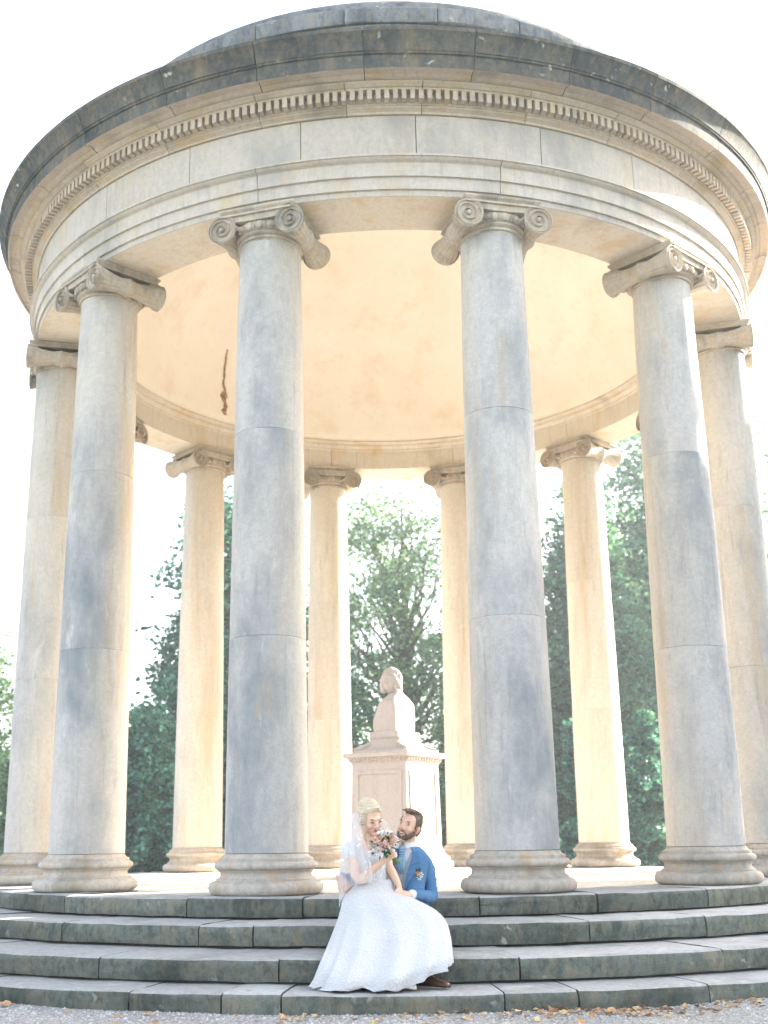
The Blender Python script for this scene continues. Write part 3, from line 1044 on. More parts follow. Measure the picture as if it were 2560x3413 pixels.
# foot: flared cushion, scroll-edged, and the block under the torso
ob('foot', section_loft('foot', [(1.4555 + BZ, 0, 0, 0.40, 0.40, 12), (1.485 + BZ, 0, 0, 0.39, 0.39, 12), (1.50 + BZ, 0, 0, 0.33, 0.33, 8), (1.53 + BZ, 0, 0, 0.285, 0.29, 7), (1.57 + BZ, 0, 0, 0.245, 0.27, 7), (1.61 + BZ, 0, 0, 0.225, 0.265, 9), (1.63 + BZ, 0, 0, 0.222, 0.265, 12)], 'marble'), bust)
ob('block', section_loft('block', [(1.631 + BZ, 0, 0, 0.21, 0.275, 14), (1.64 + BZ, 0, 0, 0.214, 0.28, 14), (1.70 + BZ, 0, 0, 0.214, 0.28, 14), (1.712 + BZ, 0, 0, 0.205, 0.272, 14)], 'marble'), bust)
for e in (-1, 1):
    for s in (-1, 1):
        V, F = [], []
        pts = [(s * 0.14, e * 0.20, 1.60 + BZ), (s * 0.22, e * 0.27, 1.545 + BZ), (s * 0.30, e * 0.32, 1.512 + BZ), (s * 0.37, e * 0.37, 1.50 + BZ)]
        tube(V, F, pts, [0.03, 0.04, 0.032, 0.02], 8)
        ob('foot_scroll', sharp_smooth(fix(mesh('foot_scroll', V, F, 'marble')), 60), bust)
# torso: flat back, cut sides, chest swelling to the front (-x)
TS = [(1.713, -0.005, 0.165, 0.25, 9), (1.80, -0.008, 0.172, 0.253, 9), (1.88, 0.0, 0.166, 0.255, 9), (1.96, 0.016, 0.150, 0.255, 8), (2.02, 0.026, 0.136, 0.255, 8), (2.075, 0.036, 0.118, 0.25, 7), (2.11, 0.040, 0.106, 0.215, 5), (2.145, 0.042, 0.098, 0.165, 4), (2.175, 0.036, 0.088, 0.115, 3), (2.21, 0.024, 0.080, 0.088, 2.4), (2.26, 0.012, 0.078, 0.08, 2.2), (2.30, 0.0, 0.07, 0.07, 2)]
ob('torso', section_loft('torso', [(z + BZ, cx, 0, rx, ry, pw) for z, cx, rx, ry, pw in TS], 'marble', deg=42, n=48), bust)
def blob(bm, c, r, rot=None, sub=3):
    m = Matrix.Translation(c)
    if rot is not None:
        m = m @ Euler(rot).to_matrix().to_4x4()
    bmesh.ops.create_icosphere(bm, subdivisions=sub, radius=1.0, matrix=m @ Matrix.Diagonal((*r, 1)))
def remeshed(name, bm, mat, parent, voxel, smooth=4, fac=0.5):
    me = bpy.data.meshes.new(name)
    bm.to_mesh(me); bm.free()
    if mat:
        me.materials.append(M[mat])
    o = ob(name, me, parent)
    r = o.modifiers.new('remesh', 'REMESH')
    r.mode = 'VOXEL'
    r.voxel_size = voxel
    r.use_smooth_shade = True
    s = o.modifiers.new('smooth', 'SMOOTH')
    s.iterations = smooth
    s.factor = fac
    return o
bm = bmesh.new()
hx = -0.055
blob(bm, (hx - 0.015, 0, 2.37 + BZ), (0.112, 0.092, 0.125))
blob(bm, (hx - 0.075, 0, 2.31 + BZ), (0.062, 0.068, 0.095))
blob(bm, (hx - 0.095, 0, 2.245 + BZ), (0.040, 0.045, 0.035))
blob(bm, (hx - 0.136, 0, 2.325 + BZ), (0.020, 0.016, 0.026), (0, 0.5, 0))
blob(bm, (hx - 0.128, 0, 2.375 + BZ), (0.018, 0.06, 0.016))
blob(bm, (hx - 0.128, 0, 2.275 + BZ), (0.016, 0.028, 0.012))
ob_head = remeshed('head', bm, 'marble', bust, 0.007, 3)
bm = bmesh.new()
blob(bm, (hx + 0.02, 0, 2.405 + BZ), (0.125, 0.112, 0.128))
blob(bm, (hx + 0.055, 0, 2.31 + BZ), (0.085, 0.112, 0.11))
blob(bm, (hx + 0.065, 0, 2.235 + BZ), (0.06, 0.105, 0.07))
rr = random.Random(4)
for i in range(60):
    a = rr.uniform(-2.2, 2.2)
    z0 = rr.uniform(2.40, 2.50)
    pts, V, F = [], [], []
    for k in range(7):
        t = k / 6
        z = z0 - t * rr.uniform(0.20, 0.25)
        rad = 0.114 + 0.012 * sin(t * 9 + i) - max(0, z - 2.42) * 0.55
        aa = a + 0.07 * sin(t * 8 + i)
        pts.append((hx + 0.028 + rad * 1.02 * cos(aa), rad * sin(aa), z + BZ))
    tube(V, F, pts, [0.006, 0.012, 0.014, 0.013, 0.012, 0.010, 0.004], 6)
    vs = [bm.verts.new(v) for v in V]
    for f in F:
        try: bm.faces.new([vs[q] for q in f])
        except ValueError: pass
remeshed('hair', bm, 'marble', bust, 0.006, 1)
# ------------------------------------------------------------------ the couple
def c1(cx, cy, Y):
    return at((1000 + 0.339 * cx) / 1.5431, (2600 + 0.339 * cy) / 1.5431, Y)

def tread(x, y):
    r = math.hypot(x, y)
    for k in range(4):
        if r < SR[k] + 0.012:
            return -k * STEP
    return GZ

def skin_mat(name, c, sat=1.0):
    t = NT(name, 0.5)
    n = t.noise(60, 4, 0.6)
    n2 = t.noise(9, 3, 0.6)
    col = t.mix(n, tuple(x * 0.93 for x in c), tuple(min(1, x * 1.06) for x in c))
    col = t.mix(t.mul(t.ramp(n2, [(0.40, 0.0), (0.75, 1.0)]), 0.2), col, (c[0], c[1] * 0.84, c[2] * 0.80))
    t.color(col)
    t.b.inputs['Subsurface Weight'].default_value = 0.12
    t.b.inputs['Subsurface Radius'].default_value = (0.02, 0.008, 0.004)
    t.bump(n, 0.08, 0.002)
    return t.m
M['skin_f'] = skin_mat('bride_skin', (0.64, 0.42, 0.31))
M['skin_m'] = skin_mat('groom_skin', (0.57, 0.36, 0.265))
def hair_mat(name, a, b, sc=(60, 60, 10)):
    t = NT(name, 0.45)
    n = t.noise(1.0, 4, 0.7, t.mapping(sc))
    t.color(t.mix(t.ramp(n, [(0.35, 0.0), (0.65, 1.0)]), a, b))
    t.bump(n, 0.7, 0.006)
    return t.m
M['hair_f'] = hair_mat('blonde_hair', (0.38, 0.30, 0.205), (0.64, 0.54, 0.40), (14, 14, 150))
M['hair_m'] = hair_mat('brown_hair', (0.06, 0.04, 0.028), (0.16, 0.11, 0.075), (120, 120, 40))
M['beard'] = hair_mat('brown_beard', (0.06, 0.038, 0.028), (0.15, 0.10, 0.07), (160, 160, 160))
def lace():
    t = NT('white_lace', 0.8)
    v = t.n('ShaderNodeTexVoronoi', feature='DISTANCE_TO_EDGE')
    v.inputs['Scale'].default_value = 55
    t.l(t.pos, v.inputs['Vector'])
    n = t.noise(25, 4, 0.6)
    c = t.mix(t.ramp(v.outputs['Distance'], [(0.02, 1.0), (0.2, 0.0)]), (0.44, 0.45, 0.48), (0.64, 0.64, 0.65))
    t.color(c)
    t.bump(v.outputs['Distance'], 0.7, 0.006)
    return t.m
M['lace'] = lace()
def satin():
    t = NT('white_dress_fabric', 0.7)
    n = t.noise(7, 4, 0.6)
    v = t.n('ShaderNodeTexVoronoi')
    v.inputs['Scale'].default_value = 48
    t.l(t.pos, v.inputs['Vector'])
    spk = t.ramp(v.outputs['Distance'], [(0.15, 1.0), (0.5, 0.0)])
    c = t.mix(n, (0.42, 0.424, 0.432), (0.48, 0.48, 0.482))
    c = t.mix(t.mul(spk, 0.4), c, (0.60, 0.60, 0.60))
    cr = t.noise(3.2, 5, 0.65, t.mapping((3.0, 3.0, 0.5)))
    t.color(c)
    t.bump(t.mix(0.7, spk, cr), 0.5, 0.03)
    t.b.inputs['Sheen Weight'].default_value = 0.2
    return t.m
M['dress'] = satin()
def tulle():
    t = NT('veil_tulle', 0.7)
    t.color((0.85, 0.86, 0.88))
    v = t.n('ShaderNodeTexVoronoi')
    v.inputs['Scale'].default_value = 34
    t.l(t.pos, v.inputs['Vector'])
    emb = t.ramp(v.outputs['Distance'], [(0.22, 1.0), (0.4, 0.0)])
    msk = t.ramp(t.noise(7, 3, 0.6), [(0.5, 0.0), (0.6, 1.0)])
    fac = t.n('ShaderNodeMath', operation='MULTIPLY_ADD')
    t.l(t.mul(emb, msk), fac.inputs[0])
    fac.inputs[1].default_value = 0.25
    fac.inputs[2].default_value = 0.34
    tr = t.n('ShaderNodeBsdfTransparent')
    tl = t.n('ShaderNodeBsdfTranslucent')
    tl.inputs['Color'].default_value = (0.85, 0.86, 0.88, 1)
    m1 = t.n('ShaderNodeMixShader')
    m1.inputs[0].default_value = 0.4
    t.l(t.b.outputs[0], m1.inputs[1]); t.l(tl.outputs[0], m1.inputs[2])
    m2 = t.n('ShaderNodeMixShader')
    t.l(fac.outputs[0], m2.inputs[0])
    t.l(tr.outputs[0], m2.inputs[1]); t.l(m1.outputs[0], m2.inputs[2])
    t.l(m2.outputs[0], t.t.nodes['Material Output'].inputs['Surface'])
    return t.m
M['veil'] = tulle()
def cloth(name, c, sc=220):
    t = NT(name, 0.85)
    n = t.noise(1.0, 3, 0.6, t.mapping((sc, sc, sc * 0.4)))
    n2 = t.noise(9, 4, 0.6)
    t.color(t.mix(n, tuple(x * 0.75 for x in c), tuple(min(1, x * 1.25) for x in c)))
    t.bump(t.mix(0.6, n, n2), 0.6, 0.02)
    return t.m
M['suit'] = cloth('blue_suit_cloth', (0.075, 0.175, 0.32))
M['trouser'] = cloth('navy_trouser_cloth', (0.022, 0.045, 0.09))
M['shirt'] = cloth('white_shirt_cloth', (0.62, 0.63, 0.66))
M['vest'] = cloth('pale_waistcoat_cloth', (0.33, 0.38, 0.42))
M['tie'] = cloth('light_blue_cravat', (0.22, 0.38, 0.52))
M['leather'] = flat('brown_leather', (0.06, 0.03, 0.02), 0.35)
M['white_shoe'] = flat('white_shoe_leather', (0.6, 0.58, 0.52), 0.4)
M['lip'] = flat('lips_red', (0.42, 0.11, 0.09), 0.4)
M['lip_m'] = flat('lips_pink', (0.36, 0.16, 0.13), 0.5)
M['dark'] = flat('dark_lash', (0.05, 0.035, 0.028), 0.6)
M['eye'] = flat('eye_white', (0.55, 0.53, 0.50), 0.3)
M['teeth'] = flat('teeth', (0.65, 0.62, 0.56), 0.3)
M['ring'] = flat('silver_ring', (0.5, 0.5, 0.5), 0.3)
M['peach'] = flat('peach_petal', (0.70, 0.30, 0.14), 0.6)
M['cream'] = flat('cream_petal', (0.68, 0.62, 0.52), 0.6)
M['white_petal'] = flat('white_petal', (0.72, 0.70, 0.68), 0.6)
M['pink_petal'] = flat('pale_pink_petal', (0.68, 0.48, 0.42), 0.6)
M['berry'] = flat('dark_blue_berry', (0.02, 0.03, 0.09), 0.35)
M['bleaf'] = flat('bouquet_leaf', (0.03, 0.085, 0.05), 0.5, 40, 0.5)
M['stem'] = flat('green_stem', (0.13, 0.19, 0.06), 0.6)
M['band'] = flat('gold_band', (0.5, 0.35, 0.12), 0.3)

def bm_tube(bm, pts, rads, n=14, frame=None):
    """closed tube of circular or (rx,ry) elliptic sections; rounded ends"""
    pts = [Vector(p) for p in pts]
    rows = []
    prevx = None
    for k, p in enumerate(pts):
        t = (pts[min(k + 1, len(pts) - 1)] - pts[max(k - 1, 0)]).normalized()
        if frame is not None:
            x = Vector(frame) - t * t.dot(Vector(frame))
            x.normalize()
        elif prevx is None:
            x = t.orthogonal().normalized()
        else:
            x = (prevx - t * t.dot(prevx)).normalized()
        prevx = x
        y = t.cross(x)
        r = rads[k]
        rx, ry = r if isinstance(r, tuple) else (r, r)
        rows.append([bm.verts.new(p + x * cos(2 * pi * i / n) * rx + y * sin(2 * pi * i / n) * ry) for i in range(n)])
    for k in range(len(rows) - 1):
        for i in range(n):
            j = (i + 1) % n
            bm.faces.new((rows[k][i], rows[k][j], rows[k + 1][j], rows[k + 1][i]))
    bm.faces.new(list(reversed(rows[0])))
    bm.faces.new(rows[-1])
    for k in (0, -1):
        r = rads[k]
        r = min(r) if isinstance(r, tuple) else r
        bmesh.ops.create_icosphere(bm, subdivisions=2, radius=r * 0.97, matrix=Matrix.Translation(pts[k]))

def spline(pts, m=6):
    """Catmull-Rom through points (tuples of any length)"""
    P = [np.array(p, float) for p in pts]
    P = [2 * P[0] - P[1]] + P + [2 * P[-1] - P[-2]]
    out = []
    for i in range(1, len(P) - 2):
        for k in range(m):
            t = k / m
            out.append(0.5 * ((2 * P[i]) + (-P[i - 1] + P[i + 1]) * t + (2 * P[i - 1] - 5 * P[i] + 4 * P[i + 1] - P[i + 2]) * t * t + (-P[i - 1] + 3 * P[i] - 3 * P[i + 1] + P[i + 2]) * t ** 3))
    out.append(P[-2])
    return out

def hand(bm, wrist, d, nrm, side=1, curl=0.5, scale=1.0, spread=0.10, thumb_out=0.8):
    """palm plus four unequal bent fingers and a thumb off the palm's side. d: along the hand, nrm: back of hand"""
    d = Vector(d).normalized()
    nrm = Vector(nrm); nrm = (nrm - d * nrm.dot(d)).normalized()
    s = d.cross(nrm) * side
    w = Vector(wrist)
    sc = scale
    bm_tube(bm, [w - d * 0.015, w + d * 0.02 * sc, w + d * 0.05 * sc, w + d * 0.085 * sc], [(0.024 * sc, 0.019 * sc), (0.030 * sc, 0.017 * sc), (0.039 * sc, 0.016 * sc), (0.038 * sc, 0.013 * sc)], 12, s)
    for f, (off, L) in enumerate([(-0.029, 0.062), (-0.010, 0.074), (0.010, 0.070), (0.029, 0.054)]):
        p = w + d * 0.082 * sc + s * off * sc
        a = 0.0
        dd = (d + s * off * spread * 12).normalized()
        pts = [p - dd * 0.01 * sc, p]
        for seg, part_ in enumerate((0.45, 0.32, 0.23)):
            a += curl * (0.75 if seg == 0 else 0.95)
            q = dd * cos(a) - nrm * sin(a)
            p = p + q * L * part_ * sc
            pts.append(p)
        bm_tube(bm, pts, [0.0088 * sc, 0.0088 * sc, 0.0082 * sc, 0.0076 * sc, 0.0066 * sc], 8)
    p = w + d * 0.028 * sc - s * 0.026 * sc
    t1 = (d * 0.65 - s * thumb_out - nrm * 0.25).normalized()
    t2 = (d * 0.9 - s * thumb_out * 0.35 - nrm * 0.45).normalized()
    bm_tube(bm, [p - t1 * 0.012, p + t1 * 0.03 * sc, p + t1 * 0.03 * sc + t2 * 0.03 * sc, p + t1 * 0.03 * sc + t2 * 0.052 * sc], [0.0125 * sc, 0.0105 * sc, 0.0095 * sc, 0.0075 * sc], 8)

def head_frame(c, f, up):
    f = Vector(f).normalized()
    up = Vector(up); up = (up - f * up.dot(f)).normalized()
    x = f.cross(up)            # person's right
    return Matrix(((x.x, f.x, up.x, c[0]), (x.y, f.y, up.y, c[1]), (x.z, f.z, up.z, c[2]), (0, 0, 0, 1)))

def hb(bm, Mh, c, r, rot=(0, 0, 0), sub=3):
    m = Mh @ Matrix.Translation(c) @ Euler(rot).to_matrix().to_4x4() @ Matrix.Diagonal((*r, 1))
    bmesh.ops.create_icosphere(bm, subdivisions=sub, radius=1.0, matrix=m)

def head(bm, Mh, male):
    k = 1.0
    hb(bm, Mh, (0, -0.012, 0.036), (0.074, 0.094, 0.083))
    hb(bm, Mh, (0, 0.030, -0.005), (0.064, 0.066, 0.082))
    hb(bm, Mh, (0, 0.040, -0.062), (0.052 if male else 0.046, 0.050, 0.046))
    hb(bm, Mh, (0, 0.076, -0.098), (0.024 if male else 0.019, 0.018, 0.017))
    for s in (-1, 1):
        hb(bm, Mh, (s * 0.037, 0.066, -0.030), (0.025, 0.024, 0.025))
        hb(bm, Mh, (s * 0.044, 0.026, -0.066), (0.016, 0.034, 0.024))
        hb(bm, Mh, (s * 0.080, -0.008, -0.012), (0.011, 0.020, 0.033), (0, s * 0.25, 0))
    hb(bm, Mh, (0, 0.080, 0.026), (0.048, 0.018, 0.012))
    # nose
    bm_tube(bm, [Mh @ Vector(p) for p in ((0, 0.090, 0.016), (0, 0.103, -0.006), (0, 0.115, -0.026), (0, 0.104, -0.036))], [0.009, 0.0105, 0.0125, 0.008], 10)
    for s in (-1, 1):
        hb(bm, Mh, (s * 0.013, 0.098, -0.032), (0.009, 0.012, 0.008), sub=2)
    # mouth mound
    hb(bm, Mh, (0, 0.084, -0.062), (0.026, 0.014, 0.016), sub=2)

def child_blobs(name, lst, Mh, mat, parent, sub=2):
    bm = bmesh.new()
    for e in lst:
        hb(bm, Mh, *e[:2], rot=e[2] if len(e) > 2 else (0, 0, 0), sub=sub)
    me = bpy.data.meshes.new(name)
    bm.to_mesh(me); bm.free()
    me.materials.append(M[mat])
    me.shade_smooth()
    return ob(name, me, parent)

def loft_shell(name, secs, axis_f, mat, parent, open_fn=None, n=56, thick=0.0, wrinkle=0.0, seed=0):
    """clothing shell: sections (center, rx side, ry depth) about fwd axis; open_fn(t) = half opening angle at the front"""
    V, F = [], []
    f = Vector((axis_f[0], axis_f[1], 0)).normalized()
    s = Vector((f.y, -f.x, 0))
    m = len(secs)
    for k, (c, rx, ry) in enumerate(secs):
        t = k / (m - 1)
        op = open_fn(t) if open_fn else 0.0
        for i in range(n + (1 if open_fn else 0)):
            a = op + (2 * pi - 2 * op) * i / n
            w = 1 + wrinkle * mnoise.noise(Vector((cos(a) * 3 + seed, sin(a) * 3, t * 6)))
            p = Vector(c) + f * cos(a) * ry * w + s * sin(a) * rx * w
            V.append(p)
    nn = n + (1 if open_fn else 0)
    for k in range(m - 1):
        for i in range(n):
            j = (i + 1) % nn
            F.append((k * nn + i, k * nn + j, (k + 1) * nn + j, (k + 1) * nn + i))
    me = fix(mesh(name, V, F, mat))
    me.shade_smooth()
    o = ob(name, me, parent)
    if thick:
        sd = o.modifiers.new('thick', 'SOLIDIFY')
        sd.thickness = thick
        sd.offset = 1
    return o

def secs_from(pts, m=5):
    """(z-ordered) list of (cx,cy,cz,rx,ry) -> smoothed sections"""
    return [((q[0], q[1], q[2]), q[3], q[4]) for q in spline(pts, m)]

# ================================================================= groom
gx = 0.06
G = empty('person', (0.08, -5.22, -STEP))
tag(G, 'bearded man in a blue suit sitting on the steps', 'person')
ginv = Matrix.Translation((-0.08, 5.22, STEP))
def under(o, root):
    o.location = -root.location
    return o

GF = Vector((-0.42, -0.90, 0)).normalized()
g_head = c1(1075, 462, -5.16)
g_neck = c1(1050, 640, -5.12)
g_shL = c1(1246, 775, -5.06)
g_elL = c1(1288, 1140, -5.13)
g_wrL = c1(1090, 1125, -5.44)
g_shR = c1(850, 760, -5.13)
g_elR = c1(560, 1010, -5.12)
g_wrR = c1(385, 965, -5.33)
g_pel = Vector((0.04, -5.20, -0.06))
g_chest = Vector((0.034, -5.12, 0.23))
GH = head_frame(g_head, (-0.47, -0.86, 0.20), (0.30, 0.10, 0.95))
bm = bmesh.new()
head(bm, GH, True)
bm_tube(bm, [GH @ Vector((0, -0.02, -0.03)), GH @ Vector((0, -0.03, -0.10)), g_neck + Vector((0, 0.01, 0)), g_neck - Vector((0, 0, 0.06))], [0.055, 0.056, 0.060, 0.075], 16)
bm_tube(bm, [g_neck - Vector((0, 0, 0.05)), g_chest, Vector((0.034, -5.15, 0.10)), g_pel], [(0.11, 0.07), (0.135, 0.095), (0.10, 0.09), (0.115, 0.10)], 18, Vector((-GF.y, GF.x, 0)))
bm_tube(bm, [g_neck - Vector((0, 0, 0.06)), g_shL - Vector((0, 0, 0.03)), g_elL, g_wrL], [0.05, 0.040, 0.034, 0.026], 12)
bm_tube(bm, [g_neck - Vector((0, 0, 0.06)), g_shR - Vector((0, 0, 0.03)), g_elR, g_wrR], [0.05, 0.040, 0.034, 0.026], 12)
legs = []
for s, kn, an in ((1, Vector((0.15, -5.60, -0.15)), Vector((0.12, -6.12, -0.42))), (-1, Vector((-0.02, -5.60, -0.15)), Vector((-0.06, -6.12, -0.42)))):
    hip = g_pel + Vector((0.07 * s, -0.04, -0.02))
    legs.append((hip, kn, an))
    bm_tube(bm, [hip, (hip + kn) / 2, kn, (kn + an) / 2 + Vector((0, 0.02, 0)), an], [0.085, 0.075, 0.055, 0.05, 0.035], 14)
hand(bm, g_wrL, c1(985, 1105, -5.50) - g_wrL, (-0.1, -0.55, 0.8), 1, 0.35, 1.0)
hand(bm, g_wrR, Vector((0.55, -0.35, -0.62)), (-0.35, -0.85, 0.2), -1, 0.35, 1.0, 0.16)
under(remeshed('body', bm, 'skin_m', G, 0.0055, 2, 0.4), G)

def kid(o):
    return under(o, G)
kid(child_blobs('eye', [((-0.032, 0.079, 0.008), (0.013, 0.009, 0.006))], GH, 'eye', G))
kid(child_blobs('eye', [((0.032, 0.079, 0.008), (0.013, 0.009, 0.006))], GH, 'eye', G))
kid(child_blobs('iris', [((-0.034, 0.086, 0.008), (0.0045, 0.004, 0.0045)), ((0.030, 0.086, 0.008), (0.0045, 0.004, 0.0045))], GH, 'dark', G))
kid(child_blobs('eyelid', [((-0.032, 0.083, 0.0145), (0.016, 0.008, 0.0022)), ((0.032, 0.083, 0.0145), (0.016, 0.008, 0.0022)), ((-0.032, 0.082, 0.0005), (0.013, 0.007, 0.0014)), ((0.032, 0.082, 0.0005), (0.013, 0.007, 0.0014))], GH, 'beard', G))
kid(child_blobs('eyebrow', [((-0.033, 0.089, 0.029), (0.020, 0.007, 0.0045), (0, 0.12, 0))], GH, 'hair_m', G))
kid(child_blobs('eyebrow', [((0.033, 0.089, 0.029), (0.020, 0.007, 0.0045), (0, -0.12, 0))], GH, 'hair_m', G))
kid(child_blobs('lips', [((0, 0.093, -0.056), (0.026, 0.006, 0.004)), ((0, 0.093, -0.068), (0.024, 0.007, 0.005))], GH, 'lip_m', G))
kid(child_blobs('teeth', [((0, 0.0955, -0.061), (0.019, 0.004, 0.004))], GH, 'teeth', G))
bm = bmesh.new()
for i in range(15):
    t = -1 + 2 * i / 14
    a = t * 1.45
    hb(bm, GH, (0.062 * sin(a), 0.012 + 0.060 * cos(a), -0.080 + 0.034 * abs(t) ** 2.2 - 0.012 * (1 - abs(t))), (0.017, 0.017, 0.024), sub=2)
    if abs(t) < 0.65:
        hb(bm, GH, (0.044 * sin(a), 0.018 + 0.060 * cos(a), -0.098), (0.017, 0.018, 0.014), sub=2)
for i in range(7):
    t = -1 + 2 * i / 6
    hb(bm, GH, (0.029 * t, 0.092 - 0.012 * t * t, -0.048 - 0.014 * t * t), (0.010, 0.006, 0.006), sub=2)
kid(remeshed('beard', bm, 'beard', G, 0.0055, 2))
bm = bmesh.new()
hb(bm, GH, (0, -0.028, 0.052), (0.080, 0.094, 0.080))
hb(bm, GH, (0, -0.060, 0.005), (0.074, 0.052, 0.080))
for s in (-1, 1):
    hb(bm, GH, (s * 0.068, 0.0, 0.045), (0.013, 0.034, 0.038))
    hb(bm, GH, (s * 0.068, 0.024, 0.004), (0.008, 0.008, 0.022))
rr = random.Random(9)
for i in range(46):
    x = rr.uniform(-0.055, 0.06)
    y0 = rr.uniform(-0.06, 0.06)
    z = 0.125 - (x / 0.08) ** 2 * 0.028 - max(0, abs(y0 + 0.02) - 0.04) * 0.5
    a = [(x, y0 - 0.02, z - 0.01), (x + 0.006, y0 + 0.012, z + 0.010), (x + 0.016, y0 + 0.034, z + 0.006), (x + 0.024, y0 + 0.044, z - 0.003)]
    bm_tube(bm, [GH @ Vector(p) for p in a], [0.010, 0.010, 0.007, 0.003], 6)
kid(remeshed('hair', bm, 'hair_m', G, 0.006, 1))

# shirt, waistcoat, jacket: nested shells along the torso
def tor(pad, top, zs=0.0):
    L = [(0.040, -5.195, -0.13, 0.128 + pad, 0.112 + pad), (0.036, -5.185, -0.04, 0.112 + pad, 0.108 + pad), (0.034, -5.155, 0.08, 0.108 + pad, 0.104 + pad), (0.034, -5.13, 0.18, 0.130 + pad, 0.112 + pad), (0.034, -5.115, 0.26, 0.146 + pad, 0.108 + pad),
         (0.034, -5.11, 0.315, 0.148 + pad, 0.096 + pad), (0.034, -5.11, 0.352, 0.128 + pad, 0.086 + pad), (0.032, -5.115, 0.380, 0.096 + pad, 0.074 + pad), (0.030, -5.122, 0.402, 0.070 + pad * 0.6, 0.066 + pad * 0.6)]
    return secs_from(L[:top], 5)
kid(loft_shell('shirt', tor(0.0, 9), GF, 'shirt', G))
# collar
V, F = [], []
cc = Vector((0.028, -5.125, 0.405))
for k, (r, z) in enumerate(((0.069, -0.008), (0.066, 0.018), (0.064, 0.036), (0.069, 0.036), (0.082, 0.004), (0.086, -0.012))):
    for i in range(33):
        op = (0.12, 0.10, 0.12, 0.14, 0.34, 0.42)[k]
        a = op + (2 * pi - 2 * op) * i / 32
        s = Vector((GF.y, -GF.x, 0))
        V.append(cc + GF * cos(a) * r + s * sin(a) * r + Vector((0, 0, z - 0.012 * cos(a))))
for k in range(5):
    for i in range(32):
        F.append((k * 33 + i, k * 33 + i + 1, k * 33 + 34 + i, k * 33 + 33 + i))
me = fix(mesh('collar', V, F, 'shirt')); me.shade_smooth()
kid(ob('collar', me, G))
vest_secs = tor(0.006, 7)
kid(loft_shell('waistcoat', vest_secs, GF, 'vest', G, lambda t: max(0.0, (t - 0.42)) * 0.85, thick=0.003))
jk = tor(0.013, 9)[:-3]
kid(loft_shell('jacket', jk, GF, 'suit', G, lambda t: 0.13 + 0.52 * min(1, t * 1.1), thick=0.006, wrinkle=0.05))
def sleeve(name, pts, rads, mat, wr=0.05, seed=0):
    bm = bmesh.new()
    P = spline([tuple(p) + (r,) for p, r in zip(pts, rads)], 9)
    rr_ = []
    for k, q in enumerate(P):
        rr_.append(q[3] * (1 + wr * mnoise.noise(Vector((k * 0.8, seed, 2.2))) + 0.055 * (k % 2) * min(1, k / 8)))
    bm_tube(bm, [q[:3] for q in P], rr_, 18)
    for v in bm.verts:
        d = mnoise.noise(Vector(v.co) * 20 + Vector((seed, 0, 0))) * 0.010
        v.co += Vector((d, d * 0.4, -d))
    me = bpy.data.meshes.new(name)
    bm.to_mesh(me); bm.free()
    me.materials.append(M[mat]); me.shade_smooth()
    return ob(name, me, G)
_n = g_neck
kid(sleeve('sleeve', [_n + Vector((0.06, 0.0, -0.065)), g_shL + Vector((-0.015, 0, -0.032)), g_shL + (g_elL - g_shL) * 0.5 + Vector((0.006, 0, 0)), g_elL + Vector((-0.004, 0, 0)), g_elL + (g_wrL - g_elL) * 0.45 - Vector((0, 0, 0.008)), g_wrL - (g_wrL - g_elL).normalized() * 0.045], [0.055, 0.058, 0.050, 0.049, 0.046, 0.040], 'suit', 0.10, 1))
kid(sleeve('sleeve', [_n + Vector((-0.06, 0.0, -0.065)), g_shR + Vector((0.015, 0, -0.032)), g_shR + (g_elR - g_shR) * 0.5, g_elR, g_elR + (g_wrR - g_elR) * 0.5, g_wrR - (g_wrR - g_elR).normalized() * 0.035], [0.062, 0.072, 0.064, 0.060, 0.052, 0.042], 'suit', 0.08, 5))
for w, e in ((g_wrL, g_elL), (g_wrR, g_elR)):
    d = (w - e).normalized()
    bm = bmesh.new()
    bm_tube(bm, [w - d * 0.07, w - d * 0.012], [0.036, 0.036], 16)
    me = bpy.data.meshes.new('cuff'); bm.to_mesh(me); bm.free()
    me.materials.append(M['shirt']); me.shade_smooth()
    kid(ob('cuff', me, G))
# lapel on the open front (his left), notched
def on_torso(a, z, pad):
    S_ = tor(pad, 9)
    zz = [q[0][2] for q in S_]
    k = max(0, min(len(S_) - 2, int(np.searchsorted(zz, z)) - 1))
    t = (z - zz[k]) / (zz[k + 1] - zz[k])
    c = Vector(S_[k][0]).lerp(Vector(S_[k + 1][0]), t)
    rx = S_[k][1] + (S_[k + 1][1] - S_[k][1]) * t
    ry = S_[k][2] + (S_[k + 1][2] - S_[k][2]) * t
    s = Vector((GF.y, -GF.x, 0))
    return c + GF * cos(a) * ry + s * sin(a) * rx
for side in (1, -1):
    # side +1: s = (GF.y,-GF.x) ; his left is -s
    edge = [(0.06, 0.20, 0.22), (0.10, 0.24, 0.33), (0.15, 0.30, 0.50), (0.20, 0.36, 0.68), (0.245, 0.43, 0.86), (0.268, 0.47, 0.93), (0.272, 0.48, 0.72), (0.30, 0.52, 0.86), (0.33, 0.58, 0.84), (0.355, 0.68, 0.84)]
    V, F = [], []
    for z, a0, a1 in edge:
        V.append(on_torso(side * (a0 - 0.03), z, 0.027)); V.append(on_torso(side * a1, z, 0.036))
    n_ = len(edge)
    for i in range(n_ - 1):
        F.append((2 * i, 2 * i + 1, 2 * i + 3, 2 * i + 2))
    o = ob('lapel', fix(mesh('lapel', V, F, 'suit')), G)
    sd = o.modifiers.new('t', 'SOLIDIFY'); sd.thickness = 0.006; sd.offset = 0
    kid(o)
for z in (0.05, -0.02):
    kid(child_blobs('button', [(tuple(on_torso(-0.10, z, 0.026)), (0.008, 0.008, 0.008))], Matrix.Identity(4), 'trouser', G))
